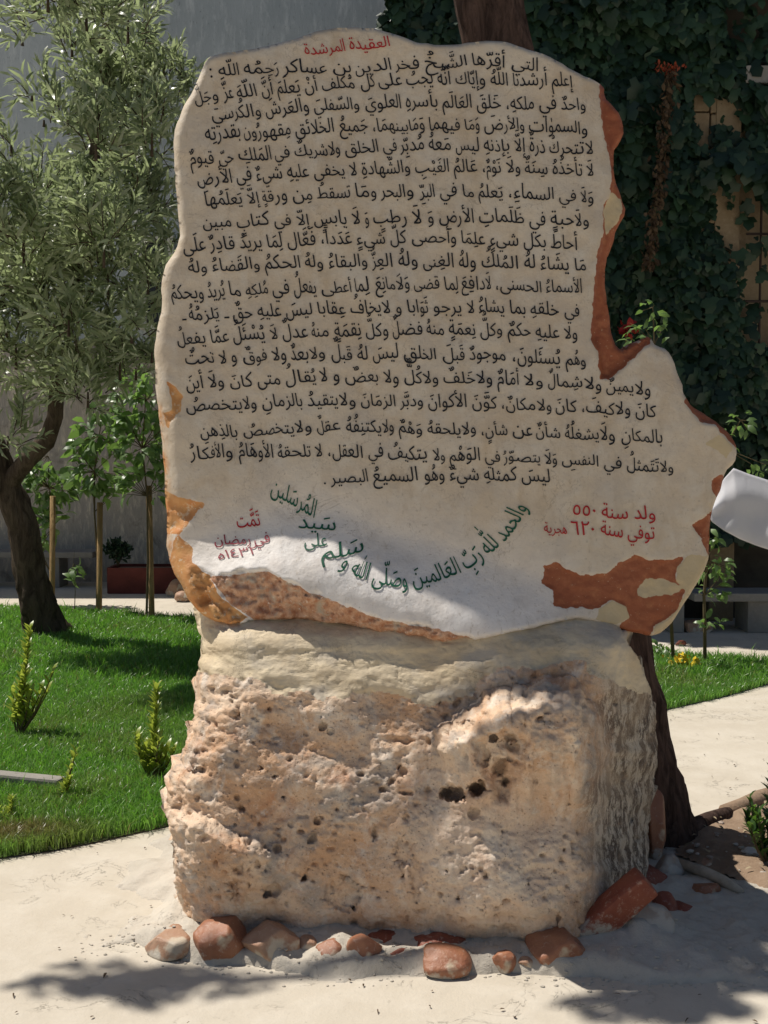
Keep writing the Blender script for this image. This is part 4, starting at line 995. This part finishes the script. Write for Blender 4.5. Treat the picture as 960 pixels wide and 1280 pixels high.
m_ = MB(); m_.box(((a.x+b_.x)/2+.25, 11.72, zt/2), (b_.x-a.x+.5, .04, zt)); m_.box(((a.x+b_.x)/2+.25, 12.15, zt/2), (b_.x-a.x+.5, .04, zt))
m_.box((a.x+.0, 11.935, zt/2), (.04, .39, zt)); m_.box((b_.x+.5, 11.935, zt/2), (.04, .39, zt)); m_.build('trough', M['planter'], pl_)
boxobj('soil', a.x+.03, b_.x+.47, 11.745, 12.125, .03, zt-.03, M['dirt'], pl_)
pp_ = thing('potted_shrub', 'dark bushy shrub growing out of the left end of the red planter', 'shrub', P(146, 705, 11.9))
n = 420; c_ = P(147, 688, 11.9); ps = np.array(c_)+unit(n)*(rng.random(n)**.4)[:, None]*[.15, .13, .12]
cloud_obj('foliage', M['ivy_leaf'], pp_, ps, unit(n)+[0, 0, .3], unit(n), rng.uniform(.04, .07, n), rng.uniform(.02, .035, n), rng.random(n))
m_ = MB(); 
for k in range(5): m_.tube([P(147, 708, 11.9), c_+Vector((rng.uniform(-.1, .1), 0, rng.uniform(-.05, .06)))], .007, 5)
m_.build('stems', M['twig'], pp_)
for q, (xx, yy, w_, h_, lb) in enumerate([(222, 745, 26, 22, 'brown boulder beside the right end of the red planter, on the path'), (231, 752, 22, 14, 'smaller brown rock in front of the boulder at the red planter')]):
    rock(xx, yy, w_, h_, M['rock_cream'], lb, 40+q, 22, name='path_rock', cat='rock', group='rocks on the far path')
rock(871, 790, 34, 16, M['rock_cream'], 'pale rounded rock lying under the right stone bench', 43, 20, name='path_rock', cat='rock', group='rocks on the far path')
rock(851, 807, 12, 7, M['rock_red'], 'tiny dark pebble on the shaded path in front of the right bench', 44, 8, name='path_rock', cat='rock', group='rocks on the far path')

# ================================================================== TREES
# big leaning tree just behind the monument
bt = thing('leaning_tree', 'leaning tree with reddish brown trunk rising right behind the inscribed slab', 'tree', G(832, 1078))
TY = 4.2
tp = [(838, 1112), (836, 1085), (826, 1050), (815, 1000), (799, 930), (782, 850), (756, 720), (716, 520), (676, 320), (634, 120), (606, -20), (590, -110)]
tr = [.23, .185, .150, .132, .128, .124, .128, .128, .126, .125, .125, .12]
pts = []
for i in range(len(tp)-1):
    for j in range(6):
        f = j/6; pts.append((tp[i][0]*(1-f)+tp[i+1][0]*f, tp[i][1]*(1-f)+tp[i+1][1]*f, tr[i]*(1-f)+tr[i+1]*f))
W = [P(a, b, TY+.0*i) for i, (a, b, c) in enumerate(pts)]
mb = MB(); mb.tube(W, [c for _, _, c in pts], 40, .16, 3.0)
trunk = mb.build('trunk', M['bark'], bt, True)
top = W[-1]
mb = MB(); ends = []
for ex in [(-3.2, 3.9, 4.9), (-1.9, 4.6, 5.6), (-1.5, 3.9, 5.15), (-.4, 4.1, 6.2), (.6, 4.9, 5.9), (1.5, 4.6, 5.5), (-1.75, 3.8, 4.9), (-.95, 4.1, 5.2)]:
    e = Vector(ex); mid = top.lerp(e, .5)+Vector((0, 0, .35)); mb.tube([top-Vector((0, 0, .05)), top.lerp(mid, .6)+Vector((0, 0, .12)), mid, mid.lerp(e, .6)+Vector((0, 0, .05)), e], [.09, .065, .05, .03, .012], 8); ends.append(e)
mb.build('limbs', M['bark'], bt, True)
clumps = [((-1.5, 4.08, 5.0), (.2, .16, .1), 260), ((-3.16, 3.93, 4.95), (.38, .11, .18), 210), ((-1.70, 3.80, 4.95), (.24, .08, .14), 220), ((-1.9, 4.7, 5.7), (.3, .3, .25), 200),
          ((-1.08, 4.08, 5.15), (.26, .30, .20), 760), ((-.95, 4.14, 5.25), (.40, .30, .28), 1100), ((-.1, 4.0, 6.2), (.7, .35, .35), 1200), ((.6, 4.7, 5.9), (.6, .35, .35), 900), ((1.5, 4.5, 5.5), (.5, .3, .3), 700)]  # unseen crown overhead, clumps placed for the shade they cast on slab and paving
ps = []; 
for c_, r_, k in clumps: ps.append(np.array(c_)+unit(k)*(rng.random(k)**.45)[:, None]*np.array(r_))
ps = np.concatenate(ps); n = len(ps)
cloud_obj('crown', M['canopy_leaf'], bt, ps, unit(n)+[0, 0, -.4], unit(n)+[0, 0, .8], rng.uniform(.07, .12, n), rng.uniform(.04, .06, n), rng.random(n))

# olive tree on the left
ot = thing('olive_tree', 'olive tree with crooked dark trunk and silvery narrow leaves, left of the slab', 'tree', G(48, 792))
OY = 9.0
mb = MB()
def path_tube(mb, pts, rads, Y0, Y1, seg=14, rgh=.12, seed=1):
    out = []; rr_ = []; n = len(pts)
    for i in range(n-1):
        for j in range(5):
            f = j/5; a = i+f
            out.append(P(pts[i][0]*(1-f)+pts[i+1][0]*f, pts[i][1]*(1-f)+pts[i+1][1]*f, Y0+(Y1-Y0)*a/(n-1))); rr_.append(rads[i]*(1-f)+rads[i+1]*f)
    mb.tube(out, rr_, seg, rgh, seed)
gb = G(58, 796).y
path_tube(mb, [(60, 806), (58, 788), (45, 750), (36, 702), (27, 650), (6, 605), (-14, 545), (-34, 470), (-50, 380)], [.25, .165, .138, .12, .115, .108, .095, .08, .06], gb, 8.6, 26, .32)
mb.build('trunk', M['olive_bark'], ot, True)
mb = MB(); path_tube(mb, [(14, 625), (14, 600), (34, 575), (58, 552), (69, 520), (72, 470), (76, 440), (84, 400), (96, 350), (106, 280), (118, 200), (124, 110), (130, 30)], [.07, .078, .072, .068, .062, .056, .052, .062, .055, .05, .042, .03, .02], 8.75, 8.0, 12)
mb.build('limb', M['olive_bark'], ot, True)
o = rock(54, 547, 10, 14, M['cut'], '', 50, 10, Y=8.62, name='pruned_stub'); 
for kk in ('label', 'category', 'group'): 
    if kk in o: del o[kk]
wl = o.location.copy(); o.parent = ot; o.location = wl-Vector(ot.location)
OC = [(108, 5, 48), (160, 25, 42), (60, -10, 36), (30, 20, 16), (205, 85, 34), (170, 70, 34), (130, 90, 46), (90, 55, 26), (232, 92, 17), (128, 160, 52), (190, 165, 44), (85, 150, 26), (28, 50, 10), (40, 118, 12),
      (14, 180, 22), (45, 235, 34), (30, 300, 46), (95, 260, 48), (160, 250, 52), (196, 255, 30), (206, 300, 22), (60, 360, 56), (135, 335, 56), (185, 350, 26), (20, 430, 46), (95, 430, 56), (165, 410, 28),
      (110, 490, 34), (10, 545, 26), (170, 460, 22), (5, 350, 50), (-30, 260, 50), (-40, 420, 60), (-60, 120, 50), (205, 130, 30), (55, 150, 12), (150, 140, 40), (20, 240, 20), (70, 470, 44), (150, 450, 36), (190, 440, 20), (130, 300, 50), (70, 310, 44), (-10, 330, 50), (175, 380, 30), (98, 330, 34), (112, 250, 32), (120, 180, 30), (86, 400, 30), (125, 120, 30)]
Pp, Dd, Nn, Ll, Ww = [], [], [], [], []; tw = MB()
for cx, cy, cr in OC:
    nt_ = int(max(4, cr*cr/38)); Yc = rng.uniform(6.9, 8.5)
    c_ = P(cx, cy, Yc); rad = cr*Yc/FPX
    for k in range(nt_):
        u_ = unit(1)[0]; s0 = np.array(c_)+u_*rad*rng.random()**.5*np.array([1, 1.4, 1])*.85
        tdir = u_*.8+np.array([-.1, -.1, .75])+rng.normal(0, .35, 3); tdir /= np.linalg.norm(tdir); TL = rng.uniform(.12, .26)
        s1 = s0+tdir*TL; sag = np.array([0, 0, -.04])
        if k % 2 == 0: tw.tube([s0, s0*.5+s1*.5-sag*.3, s1], [.0045, .003, .0015], 4, cap=False)
        m2 = int(TL/.021)
        for j in range(m2):
            f = (j+.5)/m2; q = s0+(s1-s0)*f; side = unit(1)[0]; side -= tdir*side.dot(tdir); side /= np.linalg.norm(side)+1e-6
            Pp.append(q); Dd.append(tdir*.75+side*(.75)); Nn.append(unit(1)[0]+[0, 0, .7]); Ll.append(rng.uniform(.11, .18)*(1-.3*f)); Ww.append(rng.uniform(.017, .027))
    tw.tube([P(cx, cy+cr*.7, Yc), c_], [.012, .006], 5)
n = len(Pp); print('olive leaves', n)
cloud_obj('crown', M['olive_leaf'], ot, Pp, Dd, Nn, np.array(Ll), np.array(Ww), rng.random(n))
tw.build('twigs', M['olive_bark'], ot)['kind'] = 'stuff'

# leaf prototype for saplings
Vl, Fl, rl = leaf_cloud(np.zeros((1, 3)), [[0, 0, -1]], [[0, -1, 0]], [1.0], [.46], np.array([.5]), curl=.22)
sleaf = mesh_np('leaf', Vl, Fl, True, {'rnd': rl}); sleaf.materials.append(M['sap_leaf'])
def sapling(name, label, cat, base, stem_px, Y, clumps, nleaf, L=(.10, .16), stake=None, r0=.012, group=None, parts=True):
    t_ = thing(name, label, cat, base, group)
    m_ = MB(); pts = [Vector(base)]+[P(a, b, Y) for a, b in stem_px]; k = len(pts)
    m_.tube(pts, [r0*(1-.75*i/(k-1)) for i in range(k)], 7); 
    poss, dirs, nrm, Ls = [], [], [], []
    tot = sum(c[2]*c[3] for c in clumps)
    for (cx, cy, rx, ry) in clumps:
        c_ = P(cx, cy, Y); s_ = Y/FPX; kk = int(round(nleaf*rx*ry/tot))
        for j in range(kk):
            u_ = unit(1)[0]*rng.random()**.45
            q = np.array(c_)+u_*np.array([rx*s_, rx*s_*.9, ry*s_])
            # nearest stem point
            b_ = min(pts, key=lambda v: (v-Vector(q)).length+max(0, v.z-q[2])*.6)
            if j % 5 == 0: m_.tube([b_, Vector(q)], [.004, .002], 4, cap=False)
            out = q-np.array(b_); out = out/(np.linalg.norm(out)+1e-6)
            poss.append(q); dirs.append(out*.7+rng.normal(0, .5, 3)+[0, -.1, -.35]); nrm.append(rng.normal(0, .5, 3)+[0, -.3, .9]); Ls.append(rng.uniform(*L))
    m_.build('stem', M['twig'], t_)
    if parts: leaf_parts(sleaf, t_, poss, dirs, nrm, Ls)
    else: cloud_obj('foliage', M['sap_leaf_s'], t_, poss, dirs, nrm, np.array(Ls), np.array(Ls)*.46, rng.random(len(Ls)))
    if stake:
        (a, b), (c, d) = stake; sm_ = MB(); g0 = G(c, d); sm_.tube([g0-Vector((0, 0, .1)), g0, P(a, b, g0.y)], .027, 9, .05); sm_.build('stake', M['stake'], t_, True)
    return t_
sapling('staked_sapling', 'young tree tied to a wooden stake, right one of the pair beside the slab', 'sapling', G(183, 778), [(185, 700), (184, 620), (178, 560), (182, 500), (180, 470)], G(183, 778).y,
        [(178, 485, 32, 32), (188, 555, 30, 48), (165, 600, 18, 22), (200, 610, 12, 24), (158, 540, 14, 30)], 290, stake=((186, 607), (190, 776)), group='staked saplings on the far lawn edge')
sapling('staked_sapling', 'young tree tied to a wooden stake, between the olive trunk and its right neighbour', 'sapling', G(121, 768), [(122, 700), (118, 640), (118, 590), (124, 545), (128, 515)], G(121, 768).y,
        [(116, 550, 26, 34), (126, 600, 26, 30), (136, 515, 22, 26), (100, 585, 14, 22), (145, 560, 12, 22)], 270, stake=((125, 628), (124, 768)), group='staked saplings on the far lawn edge')
sapling('staked_sapling', 'young leafy tree on a stake standing just right of the olive trunk', 'sapling', G(67, 762), [(66, 720), (66, 660), (62, 610), (60, 570)], G(67, 762).y+.3,
        [(50, 600, 26, 24), (60, 645, 20, 26), (50, 680, 14, 16), (80, 610, 14, 20), (35, 585, 14, 16)], 280, stake=((66, 620), (65, 764)), group='staked saplings on the far lawn edge')
sapling('slender_sapling', 'thin bare sprout with a few pale leaves left of the staked saplings', 'sapling', G(93, 768), [(94, 740), (92, 705), (93, 688)], G(93, 768).y, [(93, 712, 5, 30)], 12, r0=.005)
sapling('slender_sapling', 'slim young plant in the grass right of the leaning trunk, under the white cloth', 'sapling', G(881, 832), [(881, 790), (880, 745), (884, 700), (886, 660), (892, 610), (905, 560), (926, 525)], G(881, 832).y-.1,
        [(884, 780, 18, 10), (888, 742, 20, 10), (892, 715, 20, 20), (886, 678, 12, 34), (926, 528, 16, 14), (905, 555, 10, 14), (945, 584, 16, 8)], 130, (.06, .1), r0=.014)
sapling('slender_sapling', 'upright sprig with bright leaves showing above the notch of the slab', 'sapling', G(842, 832), [(838, 760), (830, 640), (822, 520), (818, 430), (816, 384)], G(842, 832).y-.2,
        [(816, 388, 13, 10), (818, 412, 17, 12), (800, 415, 14, 12), (790, 428, 16, 10), (822, 440, 12, 14), (832, 700, 14, 40)], 70, (.06, .10), r0=.014)
sapling('leafy_seedling', 'short seedling with narrow green leaves beside the leaning trunk on the lawn edge', 'seedling', G(828, 826), [(828, 815), (828, 805)], G(828, 826).y, [(828, 812, 14, 10)], 24, (.06, .09), r0=.004)

def shrub(label, px0, py0, hpx, wpx, n, L=.05, yellow=True, branches=5, name='young_shrub', mat='shrub_leaf', lean=0):
    b_ = G(px0, py0); t_ = thing(name, label, 'shrub', b_, 'young shrubs planted in the lawn'); s_ = b_.y/FPX
    m_ = MB(); P_, D_, N_, L_ = [], [], [], []
    for k in range(branches):
        hx = (rng.uniform(-.5, .5) if k else 0)*wpx*s_; hz = hpx*s_*(1 if k == 0 else rng.uniform(.35, .65)); tip = b_+Vector((hx+lean*s_, rng.uniform(-.05, .05), hz))
        m_.tube([b_, b_.lerp(tip, .5)+Vector((hx*.12, 0, 0)), tip], [.006, .005, .002], 5)
        nn = int(.75*n*(.4 if k == 0 else .6/(branches-1)))
        for j in range(nn):
            f = .15+.85*(j+.5)/nn; q = b_.lerp(tip, f)+Vector((hx*.12, 0, 0))*(1-abs(2*f-1)); an = j*2.4+rng.normal(0, .3)
            P_.append(q); D_.append([math.cos(an)*.7, math.sin(an)*.7, .9+f*.5]); N_.append([-math.cos(an), -math.sin(an), 1.2]); L_.append(1.5*L*rng.uniform(.7, 1.15)*(1.1-.4*f))
    m_.build('stems', M['twig'], t_); cloud_obj('foliage', M[mat], t_, P_, D_, N_, np.array(L_), np.array(L_)*.34, rng.random(len(L_)))
    return t_
shrub('tall yellow green shrub at the left edge below the olive trunk', 22, 925, 142, 70, 230, .062, lean=18, branches=9)
shrub('short yellowish seedling shrub standing alone near the front lawn edge', 78, 1005, 64, 18, 60, .045, lean=14, branches=2)
shrub('bushy green shrub with yellow tip in the lawn just left of the boulder', 190, 982, 122, 62, 240, .055, lean=6, branches=9)
shrub('small low shrub at the left edge near the dry tuft', 12, 1030, 30, 44, 70, .035, branches=5)
shrub('glossy dark green shrub cut by the right edge in the dirt bed', 962, 1088, 150, 62, 260, .055, branches=9, mat='sap_leaf_s', name='bed_shrub')
# yellow flowers
yf = thing('yellow_flower_clump', 'clump of small yellow flowers in the grass right of the leaning trunk', 'flowers', G(848, 842))
n = 46; qx = rng.normal(848, 9, n); qy = rng.normal(828, 5, n); b_ = G(848, 842); x, y, z = unp(qx, qy, b_.y); V, Fs, r_ = leaf_cloud(np.stack([x, y, z], 1), unit(n)+[0, -.4, .4], unit(n)+[0, -1, .5], rng.uniform(.03, .05, n), rng.uniform(.02, .035, n), rng.random(n))
o = link('petals', mesh_np('petals', V, Fs), M['petal_yellow'], yf); o['kind'] = 'stuff'
yf = thing('yellow_flower', 'single pale yellow flower head low in the grass, right of the flower clump', 'flower', G(871, 842))
n = 14; qx = rng.normal(871, 5, n); qy = rng.normal(833, 3, n); x, y, z = unp(qx, qy, G(871, 842).y); V, Fs, r_ = leaf_cloud(np.stack([x, y, z], 1), unit(n)+[0, -.4, .4], unit(n)+[0, -1, .5], rng.uniform(.04, .05, n), rng.uniform(.025, .035, n), rng.random(n))
o = link('petals', mesh_np('petals', V, Fs), M['petal_yellow'], yf); o['kind'] = 'stuff'
# kerb stone in the lawn
a = G(-40, 982); b_ = G(78, 994); m_ = MB(); c_ = (a+b_)/2; ang = math.atan2(b_.y-a.y, b_.x-a.x)
m_.box((0, 0, 0), ((b_-a).length, .07, .085)); ks = m_.build('kerb_stone', M['stone_grey'], None, False, .012); ks.location = (c_.x, c_.y, .035); ks.rotation_euler = (0, 0, ang)
tag(ks, 'narrow pale kerb stone lying in the grass at the left edge', 'kerb stone')

# ================================================================== dirt bed on the right
bed = [G(848, 1040), G(880, 1022), G(920, 1008), G(962, 992), G(1060, 962), G(1150, 1010), G(1100, 1150), G(960, 1122), G(915, 1104), G(872, 1084), G(845, 1075)]
bp = [(q.x, q.y) for q in bed]; BA = np.array(bp); gx = np.arange(BA[:, 0].min()-.05, BA[:, 0].max()+.05, .018); gy = np.arange(BA[:, 1].min()-.05, BA[:, 1].max()+.05, .018)
X, Yy = np.meshgrid(gx, gy); s = sdist(X, Yy, bp)[0]; hgt = .012+.02*sm(0, .08, s)+.010*fbm(X*12, Yy*12, 0, 301, 4)
I = np.arange(X.size).reshape(X.shape); Fq = np.stack([I[:-1, :-1].ravel(), I[:-1, 1:].ravel(), I[1:, 1:].ravel(), I[1:, :-1].ravel()], 1); Fq = Fq[(s.ravel()[Fq] > -.01).all(1)]
u = np.unique(Fq); mp = np.zeros(X.size, int); mp[u] = np.arange(len(u))
tag(link('dirt_bed', mesh_np('dirt_bed', np.stack([X.ravel(), Yy.ravel(), hgt.ravel()], 1)[u], mp[Fq], True), M['dirt']), kind='structure')
# exposed root / edging
m_ = MB(); m_.tube([G(842, 1050, .02), G(862, 1038, .03), G(884, 1026, .035), G(902, 1019, .03), G(918, 1012, .015)], [.05, .04, .034, .03, .018], 12, .2, 5)
er = m_.build('exposed_root', M['bark'], bt, True)
m_ = MB(); m_.tube([G(904, 1016, .02), G(928, 1008, .035), G(950, 1000, .035), G(985, 990, .03), G(1030, 978, .02)], [.03, .035, .04, .035, .03], 10, .25, 8)
tag(m_.build('soil_ridge', M['dirt'], None, True), 'low dark ridge of soil along the back of the dirt bed', 'soil ridge')
m_ = MB(); m_.tube([G(846, 1078, .05), G(880, 1090, .05), G(905, 1102, .045), G(928, 1116, .03)], [.016, .02, .02, .012], 10, .15, 9)
tag(m_.build('fallen_branch', M['cut'], None, True), 'pale bare stick running from the tree foot along the dirt bed', 'stick')
n = 420; q = np.stack([rng.uniform(BA[:, 0].min(), BA[:, 0].max(), n), rng.uniform(BA[:, 1].min(), BA[:, 1].max(), n)], 1); q = q[sdist(q[:, 0], q[:, 1], bp)[0] > .03]
m_ = MB()
ico = bmesh.new(); bmesh.ops.create_icosphere(ico, subdivisions=1, radius=1); IV = [v.co.copy() for v in ico.verts]; IF = [[v.index for v in f.verts] for f in ico.faces]; ico.free()
for a, b in q:
    s_ = rng.uniform(.003, .011)*(1.6 if rng.random() < .12 else 1); rz = Matrix.Rotation(rng.uniform(0, 6), 3, 'Z')
    m_.add([rz @ Vector((v.x*s_*rng.uniform(.8, 1.9), v.y*s_*rng.uniform(.8, 1.2), v.z*s_*.7))+Vector((a, b, .035)) for v in IV], IF)
o = m_.build('gravel', M['rock_grey'], None); tag(o, 'small pale stones scattered over the brown dirt bed', 'gravel', kind='stuff')
q = q[:200]+rng.normal(0, .05, (min(200, len(q)), 2)); q = q[sdist(q[:, 0], q[:, 1], bp)[0] > .03]; n = len(q)
V, Fs, r_ = leaf_cloud(np.stack([q[:, 0], q[:, 1], np.full(n, .045)], 1), np.stack([rng.normal(0, 1, n), rng.normal(0, 1, n), rng.normal(0, .1, n)], 1), np.tile([0, 0, 1.0], (n, 1)), rng.uniform(.02, .05, n), rng.uniform(.005, .014, n), rng.random(n))
o = link('leaf_litter', mesh_np('leaf_litter', V, Fs, False, {'rnd': r_}), leaf_mat('pale_litter', (.20, .14, .08), (.50, .42, .28), (.2, .15, .08), .8, .2, .1)); tag(o, 'dry fallen leaves scattered over the dirt bed', 'leaf litter', kind='stuff')
rock(937, 1076, 30, 16, M['rock_white'], 'white flat stone in the dirt bed beside the dark green shrub', 45, 24, name='bed_stone', group='loose stones in the dirt bed')
rock(893, 1036, 18, 11, M['rock_white'], 'small white stone at the back edge of the dirt bed', 46, 16, name='bed_stone', group='loose stones in the dirt bed')
rock(868, 1056, 22, 9, M['rock_white'], 'white stone chip in the dirt bed beside the tree trunk', 47, 16, name='bed_stone', group='loose stones in the dirt bed')
rock(885, 1084, 18, 11, M['rock_cream'], 'peach coloured stone at the front edge of the dirt bed', 48, 16, name='bed_stone', group='loose stones in the dirt bed')

# debris on the path
n = 620; q = np.stack([rng.uniform(-2.2, 3.5, n), rng.uniform(2.5, 8.0, n)], 1); q = q[sdist(q[:, 0], q[:, 1], lawn_poly)[0] < -.05]; q = q[q[:, 1] < 6.6]; n = len(q)
V, Fs, r_ = leaf_cloud(np.stack([q[:, 0], q[:, 1], np.full(n, .006)], 1), np.stack([rng.normal(0, 1, n), rng.normal(0, 1, n), rng.normal(0, .12, n)], 1), np.tile([0, 0, 1.0], (n, 1)), rng.uniform(.008, .028, n), rng.uniform(.003, .009, n), rng.random(n))
o = link('path_debris', mesh_np('path_debris', V, Fs, False, {'rnd': r_}), M['dry_leaf']); tag(o, 'tiny brown leaf crumbs scattered over the pale path', 'leaf litter', kind='stuff')

# ================================================================== white cloth
cl = []; U = 26; VN = 60; CY = 5.6
tops = [(886, 640), (893, 620), (905, 598), (917, 585), (935, 592), (960, 600), (1000, 618), (1060, 640), (1160, 650)]
bots = [(886, 640), (890, 652), (905, 663), (925, 674), (945, 682), (970, 690), (1010, 700), (1070, 705), (1160, 690)]
tt = np.linspace(0, 1, 9); T = np.linspace(0, 1, VN); VV = []
for t in T:
    ax, ay = np.interp(t, tt, [q[0] for q in tops]), np.interp(t, tt, [q[1] for q in tops]); bx, by = np.interp(t, tt, [q[0] for q in bots]), np.interp(t, tt, [q[1] for q in bots])
    for k in range(U):
        f = k/(U-1); Yc = CY-.10*f*f-.05*math.sin(math.pi*f)+.05*math.sin(f*9+t*5)*f*(1-f)+.012*math.sin(t*22+f*5)*f
        q = P(ax*(1-f)+bx*f, ay*(1-f)+by*f, Yc); VV.append(q)
FF = [(i*U+k, i*U+k+1, (i+1)*U+k+1, (i+1)*U+k) for i in range(VN-1) for k in range(U-1)]
me = bpy.data.meshes.new('hanging_cloth'); me.from_pydata([tuple(v) for v in VV], [], FF); me.update(); me.polygons.foreach_set('use_smooth', [True]*len(me.polygons))
co = link('hanging_cloth', me, M['cloth']); md = co.modifiers.new('thick', 'SOLIDIFY'); md.thickness = .004
tag(co, 'white cloth slung across at the right edge behind the slab', 'cloth')
print('objects', len(bpy.data.objects))
